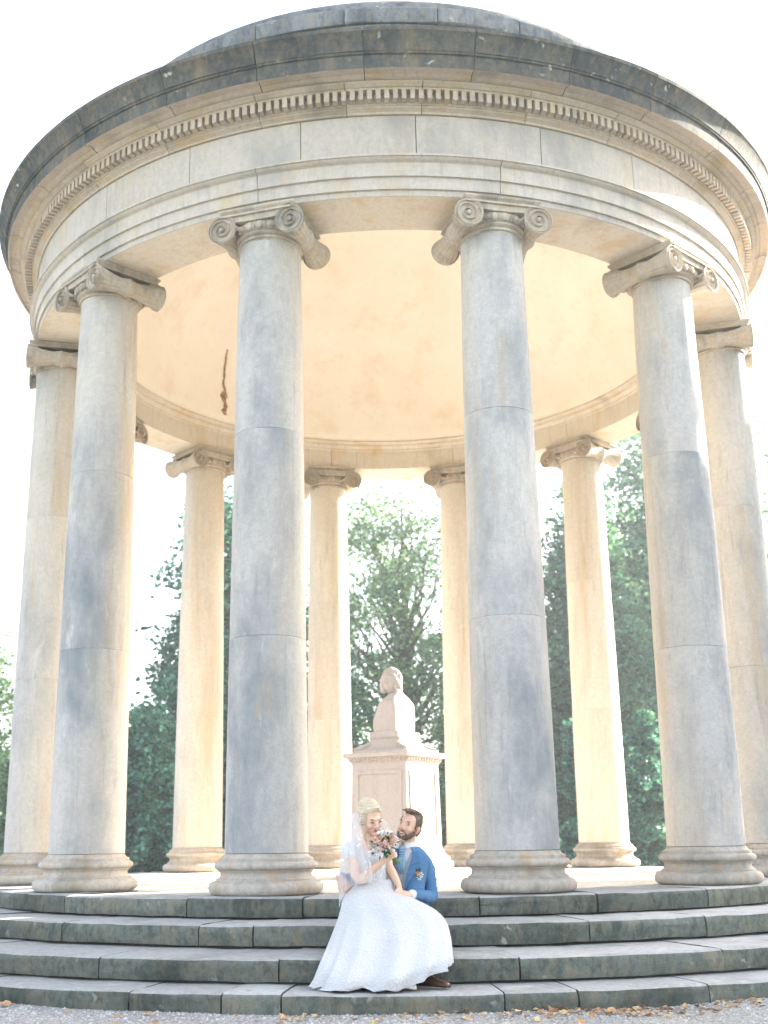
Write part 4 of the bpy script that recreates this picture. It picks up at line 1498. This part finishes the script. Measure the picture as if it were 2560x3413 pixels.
V = [on_torso(-a, z, 0.030) for a, z in ((0.75, 0.045), (1.25, 0.055), (1.25, 0.012), (0.75, 0.004))]
o = ob('pocket_flap', mesh('pocket_flap', V, [(0, 1, 2, 3)], 'suit'), G)
o.modifiers.new('t', 'SOLIDIFY').thickness = 0.008
kid(o)
# cravat: knot and two gathered blades
bm = bmesh.new()
k0 = on_torso(0, 0.375, 0.014)
for i, (z, w, d) in enumerate(((0.378, 0.024, 0.014), (0.36, 0.027, 0.017), (0.342, 0.026, 0.016), (0.325, 0.023, 0.013))):
    p = on_torso(0, z, d * 0.6 + 0.004)
    bmesh.ops.create_icosphere(bm, subdivisions=2, radius=1, matrix=Matrix.Translation(p) @ Matrix.Rotation(math.atan2(GF.y, GF.x) - pi / 2, 4, 'Z') @ Matrix.Diagonal((w, d, 0.0105, 1)))
for off in (-0.016, 0.0, 0.016):
    bm_tube(bm, [on_torso(off * 3, 0.325, 0.008), on_torso(off * 7, 0.29, 0.012), on_torso(off * 9, 0.25, 0.010), on_torso(off * 6, 0.20, 0.008)], [0.011, 0.016, 0.016, 0.008], 8)
me = bpy.data.meshes.new('cravat'); bm.to_mesh(me); bm.free()
me.materials.append(M['tie']); me.shade_smooth()
kid(ob('cravat', me, G))
# trousers and shoes
bm = bmesh.new()
for hip, kn, an in legs:
    P = spline([tuple(hip) + (0.085,), tuple((hip + kn) / 2) + (0.078,), tuple(kn) + (0.068,), tuple((kn + an) / 2 + Vector((0, 0.02, 0))) + (0.066,), tuple(an + Vector((0, 0, 0.02))) + (0.055,)], 5)
    bm_tube(bm, [q[:3] for q in P], [q[3] for q in P], 16)
kid(remeshed('trousers', bm, 'trouser', G, 0.012, 2))
def shoe(name, heel, d, mat, parent, L=0.29, w=0.048, heel_h=0.02):
    d = Vector(d).normalized()
    s = Vector((-d.y, d.x, 0))
    secs = [(0.0, 0.030, 0.030, 0.075), (0.05, 0.036, 0.033, 0.085), (0.10, 0.036, 0.030, 0.095), (0.15, 0.042, 0.028, 0.070), (0.20, 0.047, 0.026, 0.052), (0.25, 0.046, 0.024, 0.044), (0.275, 0.038, 0.016, 0.036), (0.29, 0.018, 0.016, 0.022)]
    bm = bmesh.new()
    rows = []
    n = 14
    for (t, hw, _, top) in secs:
        c = Vector(heel) + d * t * L / 0.29
        row = []
        for i in range(n):
            a = 2 * pi * i / n
            z = 0.5 * top * (1 + sin(a))
            row.append(bm.verts.new(c + s * cos(a) * hw * (w / 0.048) + Vector((0, 0, max(0.004, z)))))
        rows.append(row)
    for k in range(len(rows) - 1):
        for i in range(n):
            j = (i + 1) % n
            bm.faces.new((rows[k][i], rows[k][j], rows[k + 1][j], rows[k + 1][i]))
    bm.faces.new(rows[0]); bm.faces.new(rows[-1])
    bmesh.ops.recalc_face_normals(bm, faces=bm.faces)
    me = bpy.data.meshes.new(name); bm.to_mesh(me); bm.free()
    me.materials.append(M[mat]); me.shade_smooth()
    return ob(name, me, parent)
kid(shoe('shoe', (0.06, -6.16, -3 * STEP + 0.004), (0.88, -0.46, 0), 'leather', G, 0.245))
kid(shoe('shoe', (-0.22, -6.085, -3 * STEP + 0.004), (0.1, -0.99, 0), 'leather', G, 0.25))

# ================================================================= bride
B = empty('person', (-0.28, -5.40, 0.0))
tag(B, 'woman in a white wedding dress and veil, head bowed over a bouquet', 'person')
def bid(o):
    return under(o, B)
b_head = c1(690, 375, -5.43)
b_neck = c1(672, 590, -5.40)
BF = Vector((0.55, -0.83, 0)).normalized()
BL = Vector((0.83, 0.55, 0))
b_shC = c1(655, 655, -5.40)
b_shR = b_shC - BL * 0.165 + Vector((0, 0, -0.015))
b_shL = b_shC + BL * 0.165 + Vector((0, 0, -0.01))
b_elR = c1(575, 985, -5.52)
b_wrR = c1(815, 800, -5.60)
b_elL = c1(875, 850, -5.40)
b_wrL = c1(975, 1045, -5.47)
b_waist = c1(735, 990, -5.39)
BH = head_frame(b_head, (0.50, -0.76, -0.38), (0.10, -0.36, 0.90))
bm = bmesh.new()
head(bm, BH, False)
bm_tube(bm, [BH @ Vector((0, -0.02, -0.03)), BH @ Vector((0, -0.03, -0.09)), b_neck, b_neck - Vector((0, 0, 0.05))], [0.048, 0.045, 0.047, 0.062], 16)
S_ = BL
bm_tube(bm, [b_shC + Vector((0, 0, 0.005)), b_shC - Vector((0, 0, 0.06)), b_shC.lerp(b_waist, 0.45), b_waist, b_waist - Vector((0, 0, 0.09))], [(0.105, 0.055), (0.148, 0.078), (0.135, 0.088), (0.108, 0.078), (0.14, 0.10)], 18, S_)
for sh, el, wr in ((b_shR, b_elR, b_wrR), (b_shL, b_elL, b_wrL)):
    P = spline([tuple(b_shC.lerp(sh, 0.45)) + (0.045,), tuple(sh) + (0.046,), tuple(sh.lerp(el, 0.5)) + (0.040,), tuple(el) + (0.033,), tuple(el.lerp(wr, 0.4)) + (0.033,), tuple(wr) + (0.021,)], 4)
    bm_tube(bm, [q[:3] for q in P], [q[3] for q in P], 14)
b_hand = c1(893, 735, -5.62)
hand(bm, b_wrR, b_hand - b_wrR, (-0.25, -0.85, 0.45), 1, 0.72, 0.92, 0.04)
hand(bm, b_wrL, Vector((0.12, -0.3, -0.8)), (0.75, -0.6, 0.1), -1, 0.30, 0.9)
under(remeshed('body', bm, 'skin_f', B, 0.005, 2, 0.4), B)
bid(child_blobs('eyelash', [((-0.032, 0.089, 0.003), (0.016, 0.008, 0.003), (0, 0.12, 0))], BH, 'dark', B))
bid(child_blobs('eyelash', [((0.032, 0.089, 0.003), (0.016, 0.008, 0.003), (0, -0.12, 0))], BH, 'dark', B))
bid(child_blobs('eyelid', [((-0.032, 0.080, 0.010), (0.015, 0.009, 0.008)), ((0.032, 0.080, 0.010), (0.015, 0.009, 0.008))], BH, 'skin_f', B))
bid(child_blobs('eyebrow', [((-0.034, 0.089, 0.028), (0.019, 0.006, 0.003), (0, 0.14, 0)), ((0.034, 0.089, 0.028), (0.019, 0.006, 0.003), (0, -0.14, 0))], BH, 'beard', B))
bid(child_blobs('lips', [((0, 0.095, -0.057), (0.020, 0.007, 0.0045)), ((0, 0.094, -0.066), (0.017, 0.008, 0.0055))], BH, 'lip', B))
bm = bmesh.new()
hb(bm, BH, (0, -0.034, 0.056), (0.087, 0.094, 0.090))
hb(bm, BH, (0, -0.075, 0.020), (0.066, 0.052, 0.072))
hb(bm, BH, (0, -0.058, 0.090), (0.078, 0.068, 0.042))
rr = random.Random(2)
for i in range(34):
    s = -1 if i % 2 else 1
    t = (i // 2) / 16
    z = 0.105 - 0.12 * t
    a = [(s * 0.010, 0.056 + 0.012 * (1 - t), 0.108 - 0.05 * t), (s * (0.045 + 0.012 * t), 0.045 - 0.012 * t, 0.085 - 0.075 * t), (s * (0.078), 0.008, 0.055 - 0.095 * t), (s * 0.066, -0.055, 0.05 - 0.08 * t), (s * 0.03, -0.10, 0.05 - 0.06 * t)]
    if t > 0.7:
        a = a[1:]
    P = spline([p + (0.013,) for p in a], 4)
    bm_tube(bm, [BH @ Vector(q[:3]) for q in P], [0.011 + 0.003 * sin(k) for k in range(len(P))], 6)
for i in range(22):
    an = 2 * pi * i / 22
    a = [(0.055 * cos(an), -0.058 + 0.05 * sin(an), 0.088), (0.045 * cos(an + 0.5), -0.058 + 0.042 * sin(an + 0.5), 0.114), (0.018 * cos(an + 1.1), -0.058 + 0.018 * sin(an + 1.1), 0.125)]
    P = spline([p + (0.012,) for p in a], 4)
    bm_tube(bm, [BH @ Vector(q[:3]) for q in P], [0.012] * len(P), 6)
bid(remeshed('hair', bm, 'hair_f', B, 0.0055, 1))
V, F = [], []
for s, off in ((1, 0.0), (1, 0.012)):
    P = spline([(s * 0.066, 0.045, 0.03, 1), (s * 0.076, 0.05, -0.02, 1), (s * 0.070, 0.058 + off, -0.07, 1), (s * 0.074 - off, 0.06, -0.115, 1), (s * 0.062, 0.065, -0.150, 1)], 5)
    tube(V, F, [tuple(BH @ Vector(q[:3])) for q in P], [0.0035] * len(P), 5)
bid(ob('curl', mesh('curl', V, F, 'hair_f', True), B))
# hair band glint
V, F = [], []
pts = [BH @ Vector((0.075 * cos(t), -0.012, 0.06 + 0.070 * sin(t))) for t in np.linspace(0.15, pi - 0.15, 16)]
tube(V, F, [tuple(p) for p in pts], [0.005] * 16, 6)
bid(ob('hair_band', mesh('hair_band', V, F, 'ring', True), B))
# bodice
bs = [tuple(b_waist - Vector((0, 0, 0.06))) + (0.135, 0.105), tuple(b_waist) + (0.115, 0.090), tuple(b_shC.lerp(b_waist, 0.62)) + (0.128, 0.098), tuple(b_shC.lerp(b_waist, 0.40)) + (0.143, 0.112), tuple(b_shC.lerp(b_waist, 0.24)) + (0.145, 0.106), tuple(b_shC.lerp(b_waist, 0.12)) + (0.142, 0.094)]
bid(loft_shell('bodice', secs_from(bs, 5), BF, 'lace', B, thick=0.004))
# lace cap sleeves
for sh, el in ((b_shR, b_elR), (b_shL, b_elL)):
    bm = bmesh.new()
    P = spline([tuple(b_shC.lerp(sh, 0.62)) + (0.052,), tuple(sh) + (0.053,), tuple(sh.lerp(el, 0.22)) + (0.050,)], 4)
    bm_tube(bm, [q[:3] for q in P], [q[3] for q in P], 18)
    me = bpy.data.meshes.new('sleeve'); bm.to_mesh(me); bm.free()
    me.materials.append(M['lace']); me.shade_smooth()
    bid(ob('sleeve', me, B))

# skirt: rings from the waist over both laps down to the hem on the lowest step
rings = [((585, 975), (925, 975), -5.39, 0.095, 0.0, 0.095), ((520, 1050), (950, 1080), -5.41, 0.15, 0.0, 0.12), ((430, 1160), (1105, 1155), -5.48, 0.22, 0.015, 0.15), ((400, 1285), (1330, 1275), -5.56, 0.30, 0.045, 0.17),
         ((372, 1400), (1440, 1395), -5.68, 0.34, 0.06, 0.17), ((300, 1600), (1488, 1560), -5.90, 0.34, 0.08, 0.15), ((215, 1800), (1500, 1690), -6.13, 0.27, 0.08, 0.07), ((150, 1950), (1504, 1770), -6.19, 0.24, 0.09, 0.08), ((100, 2035), (1502, 1800), -6.20, 0.24, 0.11, 0.08)]
ctrl = []
for (l, r, Yc, ry, dr, rb_) in rings:
    PL, PR = c1(l[0], l[1], Yc), c1(r[0], r[1], Yc)
    ctrl.append((PL.x, PL.z, PR.x, PR.z, Yc, ry, dr, rb_))
RS = spline(ctrl, 6)
V, F = [], []
n = 150
mR = len(RS)
for k, (xl, zl, xr, zr, Yc, ry, dr, rb_) in enumerate(RS):
    t = k / (mR - 1)
    for i in range(n):
        a = 2 * pi * i / n
        ca, sa = cos(a), sin(a)
        u = 0.5 - 0.5 * ca                          # 0 left .. 1 right
        amp = 0.065 * max(0, t - 0.12) ** 1.1 * (0.45 + 0.55 * abs(sa))
        fold = amp * (0.6 * (1 - 2 * abs(sin(a * 7.5 + 1.6 * sin(2 * a) + t * 0.8)) ** 0.8) + 0.5 * sin(a * 7 + 1.3 + t) + 0.5 * mnoise.noise(Vector((ca * 4, sa * 4, t * 2.5))))
        x = xl + (xr - xl) * u - ca * fold
        front = max(0, sa)
        y = Yc - sa * ((ry if sa > 0 else rb_) + fold * 1.2)
        hemz = 0.0
        if front:
            # hem: lowest left of the middle, lifting towards the right
            hemz = dr * front * (1.35 if u < 0.45 else 1.35 - 1.9 * (u - 0.45))
        z = zl + (zr - zl) * u - hemz
        rq = math.hypot(x, y)
        if rq > 6.455:
            x, y = x * 6.455 / rq, y * 6.455 / rq
        z = max(z, tread(x, y) + 0.006 + 0.010 * abs(fold) / 0.03)
        V.append((x, y, z))
for k in range(mR - 1):
    for i in range(n):
        j = (i + 1) % n
        F.append((k * n + i, k * n + j, (k + 1) * n + j, (k + 1) * n + i))
me = fix(mesh('skirt', V, F, 'dress')); me.shade_smooth()
bid(ob('skirt', me, B))
bid(shoe('shoe', (-0.13, -6.20, -3 * STEP + 0.004), (0.75, -0.62, 0), 'white_shoe', B, 0.23, 0.036))
# veil: strands from the crown interpolated into a sheet
strands = [
    [(BH @ Vector((0.070, -0.010, 0.075))), c1(860, 430, -5.36), c1(880, 560, -5.30), c1(850, 760, -5.26), c1(830, 980, -5.25)],
    [(BH @ Vector((0.045, -0.075, 0.10))), c1(790, 380, -5.30), c1(760, 560, -5.24), c1(740, 800, -5.20), c1(720, 1060, -5.20)],
    [(BH @ Vector((-0.01, -0.105, 0.085))), c1(600, 360, -5.30), c1(570, 560, -5.24), c1(550, 820, -5.20), c1(540, 1120, -5.22)],
    [(BH @ Vector((-0.055, -0.085, 0.075))), c1(535, 340, -5.36), c1(490, 540, -5.31), c1(430, 830, -5.27), c1(420, 1180, -5.28)],
    [(BH @ Vector((-0.078, -0.045, 0.065))), c1(512, 330, -5.42), c1(455, 560, -5.39), c1(398, 850, -5.38), c1(392, 1250, -5.36)],
    [(BH @ Vector((-0.084, -0.015, 0.055))), c1(530, 345, -5.48), c1(440, 600, -5.50), c1(410, 860, -5.54), c1(420, 1120, -5.52)],
    [(BH @ Vector((-0.084, 0.005, 0.050))), c1(560, 360, -5.505), c1(500, 610, -5.56), c1(490, 850, -5.60), c1(500, 1050, -5.60)],
    [(BH @ Vector((-0.082, 0.020, 0.045))), c1(582, 380, -5.51), c1(590, 600, -5.57), c1(610, 840, -5.62), c1(600, 1020, -5.63)],
    [(BH @ Vector((-0.079, 0.030, 0.035))), c1(595, 400, -5.515), c1(640, 620, -5.56), c1(705, 850, -5.61), c1(715, 1005, -5.62)]]
SV = [spline([tuple(p) for p in s], 9) for s in strands]
rows = []
for v in range(len(SV[0])):
    rows.append(spline([tuple(s[v]) for s in SV], 7))
V, F = [], []
for v, r in enumerate(rows):
    t = v / (len(rows) - 1)
    for u, p in enumerate(r):
        w = 0.016 * t * (sin(u * 1.15 + 0.6 * sin(v * 0.2)) + 0.6 * sin(u * 0.47 + 2 + t * 2))
        V.append((p[0] + w * 0.5, p[1] - w, p[2]))
k = len(rows[0])
for v in range(len(rows) - 1):
    for u in range(k - 1):
        F.append((v * k + u, v * k + u + 1, (v + 1) * k + u + 1, (v + 1) * k + u))
me = mesh('veil', V, F, 'veil', True)
bid(ob('veil', me, B))

# ================================================================= bouquet
bc = c1(838, 640, -5.665)
bq = empty('bouquet', tuple(bc))
tag(bq, 'bouquet of peach and white roses with dark leaves held by the bride', 'bouquet')
def rose_me(mat, seed):
    rng = random.Random(seed)
    V, F = [], []
    for ring, (np_, r, h, tilt) in enumerate(((4, 0.010, 0.022, 0.15), (5, 0.018, 0.022, 0.45), (6, 0.026, 0.018, 0.9))):
        for i in range(np_):
            a = 2 * pi * (i + 0.5 * ring) / np_ + rng.uniform(-0.2, 0.2)
            b = len(V)
            for u in range(4):
                for w in range(4):
                    uu = (u / 3 - 0.5) * 1.5
                    ww = w / 3
                    rad = r * (0.45 + 0.55 * ww) + tilt * 0.010 * ww * ww
                    aa = a + uu * (2.6 / np_) * (1 - 0.35 * ww * ww)
                    V.append((rad * cos(aa), rad * sin(aa), h * ww * (1 - 0.25 * tilt * ww) - 0.004 * ring))
            for u in range(3):
                for w in range(3):
                    F.append((b + u * 4 + w, b + u * 4 + w + 1, b + u * 4 + 5 + w, b + u * 4 + 4 + w))
    return mesh('rose', V, F, mat, True)
roses = {m: rose_me(m, i) for i, m in enumerate(('peach', 'cream', 'white_petal', 'pink_petal'))}
ax = (c1(870, 500, -5.70) - c1(900, 740, -5.62)).normalized()      # stems to blossoms
ax = Vector((-0.35, -0.45, 0.82)).normalized()
xa = ax.orthogonal().normalized(); ya = ax.cross(xa)
rr = random.Random(12)
k = 0
for i in range(19):
    el = 0.15 + 1.35 * math.sqrt(i / 19)
    az = i * 2.399
    d = (ax * cos(el) + (xa * cos(az) + ya * sin(az)) * sin(el)).normalized()
    p = d * (0.078 + rr.uniform(-0.008, 0.008))
    mt = ('white_petal', 'peach', 'cream', 'white_petal', 'pink_petal', 'white_petal')[i % 6]
    o = ob('rose', roses[mt], bq, tuple(p))
    o.rotation_euler = d.to_track_quat('Z', 'Y').to_euler()
    o.scale = [rr.uniform(1.35, 1.8)] * 3
    if mt == 'peach':
        o['label'] = 'peach rose'
V = [(0, 0, 0), (0.011, 0.002, 0.02), (0.013, 0, 0.036), (0, -0.004, 0.06), (-0.013, 0, 0.036), (-0.011, 0.002, 0.02), (0, -0.004, 0.03)]
leaf_me = mesh('leaf', V, [(0, 1, 6), (1, 2, 6), (2, 3, 6), (3, 4, 6), (4, 5, 6), (5, 0, 6)], 'bleaf', True)
for i in range(70):
    el = rr.uniform(0.55, 2.1)
    az = rr.uniform(0, 2 * pi)
    d = (ax * cos(el) + (xa * cos(az) + ya * sin(az)) * sin(el)).normalized()
    o = ob('leaf', leaf_me, bq, tuple(d * rr.uniform(0.045, 0.075)))
    o.rotation_euler = (d + Vector((rr.uniform(-.5, .5), rr.uniform(-.5, .5), rr.uniform(-.4, .4)))).to_track_quat('Z', 'Y').to_euler()
    o.scale = [rr.uniform(0.7, 1.25)] * 3
bm = bmesh.new()
bmesh.ops.create_icosphere(bm, subdivisions=1, radius=0.007)
berry_me = bpy.data.meshes.new('berry'); bm.to_mesh(berry_me); bm.free()
berry_me.materials.append(M['berry']); berry_me.shade_smooth()
for i in range(30):
    el = rr.uniform(0.2, 1.6)
    az = rr.uniform(0, 2 * pi)
    d = (ax * cos(el) + (xa * cos(az) + ya * sin(az)) * sin(el)).normalized()
    ob('berry', berry_me, bq, tuple(d * rr.uniform(0.085, 0.098)))
V, F = [], []
tip = c1(965, 815, -5.60) - bc
for i in range(11):
    o1 = Vector((rr.uniform(-.012, .012), rr.uniform(-.012, .012), rr.uniform(-.008, .008)))
    mid = (b_hand - bc) + o1 * 0.6
    tube(V, F, [tuple(ax * 0.03 + o1), tuple(mid), tuple(tip + o1 * 1.8)], [0.0035, 0.0035, 0.0032], 5)
ob('stem', mesh('stem', V, F, 'stem', True), bq)

bt = empty('boutonniere', tuple(on_torso(-0.88, 0.20, 0.034)))
tag(bt, 'small white and orange buttonhole flower pinned to the blue jacket', 'flower')
for i, (dx, dz, m) in enumerate(((0.0, 0.0, 'peach'), (0.018, -0.012, 'white_petal'), (0.004, -0.034, 'white_petal'))):
    o = ob('rose', roses[m], bt, (dx, -0.008, dz))
    o.rotation_euler = (R_(75), 0, 0.2 * i)
    o.scale = [0.62] * 3
for i in range(5):
    o = ob('leaf', leaf_me, bt, (0.0, -0.002, 0.0))
    o.rotation_euler = (0.3, rr.uniform(-0.5, 0.5) + (pi if i > 2 else 0), 0)
    o.scale = [0.75] * 3
# ------------------------------------------------------------------ small things
# bottle left on the floor behind the front right column
t = NT('bottle_white', 0.4); t.color((0.7, 0.7, 0.7)); M['bottle'] = t.m
t = NT('bottle_cap', 0.4); t.color((0.03, 0.012, 0.015)); M['cap'] = t.m
t = NT('bottle_red', 0.4); t.color((0.45, 0.03, 0.03)); M['red'] = t.m
p = at(1223, 1880, -1.2)
bo = empty('bottle', (p.x, -1.2, 0.003))
tag(bo, 'white bottle with dark cap standing on the floor beside the front right column base', 'bottle')
ob('body', lathe('body', [(0.002, 0.0), (0.034, 0.002), (0.036, 0.01), (0.036, 0.15), (0.030, 0.175), (0.018, 0.19), (0.018, 0.20)], 'bottle', 20), bo)
ob('collar', lathe('collar', [(0.0365, 0.10), (0.0372, 0.10), (0.0372, 0.125), (0.0365, 0.125)], 'red', 20), bo)
ob('cap', lathe('cap', [(0.020, 0.201), (0.022, 0.203), (0.022, 0.232), (0.018, 0.236), (0.001, 0.236)], 'cap', 20), bo)

# fallen leaves on the gravel
M['dry_a'] = flat('dry_leaf_orange', (0.40, 0.24, 0.13), 0.8, 60, 0.4)
M['dry_b'] = flat('dry_leaf_brown', (0.30, 0.17, 0.09), 0.8, 60, 0.4)
M['dry_c'] = flat('dry_leaf_yellow', (0.45, 0.34, 0.19), 0.8, 60, 0.4)
def dry_leaf(mat, seed):
    rng = random.Random(seed)
    V = [(0, 0, 0.004)]
    n = 11
    for i in range(n):
        a = 2 * pi * i / n
        r = 0.045 * (0.65 + 0.5 * abs(cos(a * 2.5 + seed))) * (1.25 if i == 0 else 1)
        V.append((r * cos(a), r * 0.75 * sin(a), 0.004 + 0.022 * rng.random() * (1 if i % 2 else 0.4)))
    return mesh('dry_leaf', V, [(0, 1 + i, 1 + (i + 1) % n) for i in range(n)], mat)
DL = [dry_leaf(m, i) for i, m in enumerate(('dry_a', 'dry_b', 'dry_c', 'dry_a', 'dry_b'))]
rr = random.Random(31)
def gz(x, y):
    r = math.hypot(x, y)
    return GZ + 0.022 * mnoise.noise(Vector((x * 0.9, -y * 0.9, 2)))
cnt = 0
for i in range(46):
    drift = i >= 20
    x = rr.uniform(-3.0, 3.2) if not drift else rr.triangular(0.2, 3.0, 1.5)
    rad = rr.uniform(6.53, 7.2) if not drift else rr.uniform(6.52, 6.85)
    y = -math.sqrt(rad * rad - x * x)
    o = ob('dry_leaf', DL[i % 5], None, (x, y, gz(x, y) + 0.012))
    o.rotation_euler = (rr.uniform(-0.5, 0.5), rr.uniform(-0.5, 0.5), rr.uniform(0, 6.28))
    o.scale = [rr.uniform(0.45, 1.0)] * 3
    if drift:
        tag(o, 'dry orange leaf in the drift on the gravel right of the couple', 'leaf', 'leaves drifted against the lowest step')
    else:
        tag(o, 'single dry leaf scattered on the grey gravel', 'leaf', 'leaves scattered on the gravel')
for i, (px, py, k) in enumerate(((760, 2142, 3), (985, 2087, 2), (300, 2113, 2))):
    pass
# leaf litter too dense to count along the foot of the steps
def litter(name, n, fn, s0, s1, mats, label, cat):
    V, F, MI = [], [], []
    for i in range(n):
        x, y, z = fn()
        b = len(V)
        s = rr.uniform(s0, s1)
        a = rr.uniform(0, 6.28)
        for q in range(5):
            t = a + q * 1.2566
            r = s * rr.uniform(0.6, 1.1)
            V.append((x + r * cos(t), y + r * sin(t) * 0.8, z + rr.uniform(0, s * 0.7)))
        F.append(tuple(range(b, b + 5)))
        MI.append(rr.randrange(len(mats)))
    me = mesh(name, V, F)
    for m in mats:
        me.materials.append(M[m])
    me.polygons.foreach_set('material_index', MI)
    o = ob(name, me)
    o['kind'] = 'stuff'
    tag(o, label, cat)
def along():
    x = rr.triangular(-1.2, 3.6, 1.7)
    rad = 6.50 + abs(rr.gauss(0, 0.16))
    y = -math.sqrt(rad * rad - x * x)
    return x, y, gz(x, y) + 0.004
litter('leaf_litter', 260, along, 0.012, 0.032, ['dry_a', 'dry_b', 'dry_c'], 'crumbled orange leaf litter along the foot of the steps', 'leaves')
M['peb_a'] = flat('pebble_grey', (0.30, 0.30, 0.31), 0.9, 80, 0.3)
M['peb_b'] = flat('pebble_pale', (0.48, 0.47, 0.45), 0.9, 80, 0.3)
def pebbles():
    V, F, MI = [], [], []
    oc = [(1, 0, 0), (0, 1, 0), (-1, 0, 0), (0, -1, 0), (0, 0, 1)]
    for i in range(9000):
        a = rr.uniform(-0.55, 0.52)
        rad = 6.49 + rr.random() ** 1.6 * 1.6
        x, y = rad * sin(a), -rad * cos(a)
        s = rr.uniform(0.004, 0.012) * (1.6 if rr.random() < 0.06 else 1)
        z = gz(x, y)
        b = len(V)
        t = rr.uniform(0, 1.5)
        for (u, v, w) in oc:
            V.append((x + s * (u * cos(t) - v * sin(t)) * rr.uniform(0.7, 1.2), y + s * (u * sin(t) + v * cos(t)) * rr.uniform(0.7, 1.2), z + s * 0.75 * w))
        F += [(b, b + 1, b + 4), (b + 1, b + 2, b + 4), (b + 2, b + 3, b + 4), (b + 3, b, b + 4)]
        MI += [i % 3 % 2] * 4
    me = mesh('gravel_stones', V, F)
    me.materials.append(M['peb_a']); me.materials.append(M['peb_b'])
    me.polygons.foreach_set('material_index', MI)
    o = ob('gravel_stones', me)
    o['kind'] = 'stuff'
    tag(o, 'loose grey gravel stones at the foot of the steps', 'gravel')
pebbles()

# ------------------------------------------------------------------ air
hm = bpy.data.materials.new('haze')
hm.use_nodes = True
hn = hm.node_tree
hn.nodes.clear()
ho = hn.nodes.new('ShaderNodeOutputMaterial')
hv = hn.nodes.new('ShaderNodeVolumePrincipled')
hv.inputs['Color'].default_value = (0.86, 0.94, 1.0, 1)
hv.inputs['Density'].default_value = 0.0009
hv.inputs['Anisotropy'].default_value = 0.3
hn.links.new(hv.outputs[0], ho.inputs['Volume'])
def haze_box(x0, x1, y0, y1, z0, z1):
    V = [(x0, y0, z0), (x1, y0, z0), (x1, y1, z0), (x0, y1, z0), (x0, y0, z1), (x1, y0, z1), (x1, y1, z1), (x0, y1, z1)]
    o = ob('haze', fix(mesh('haze', V, [(0, 1, 2, 3), (4, 5, 6, 7), (0, 1, 5, 4), (1, 2, 6, 5), (2, 3, 7, 6), (3, 0, 4, 7)], hm)))
    o['kind'] = 'stuff'
haze_box(-1000, 1000, -1000, 1000, GZ - 1.1, 22)
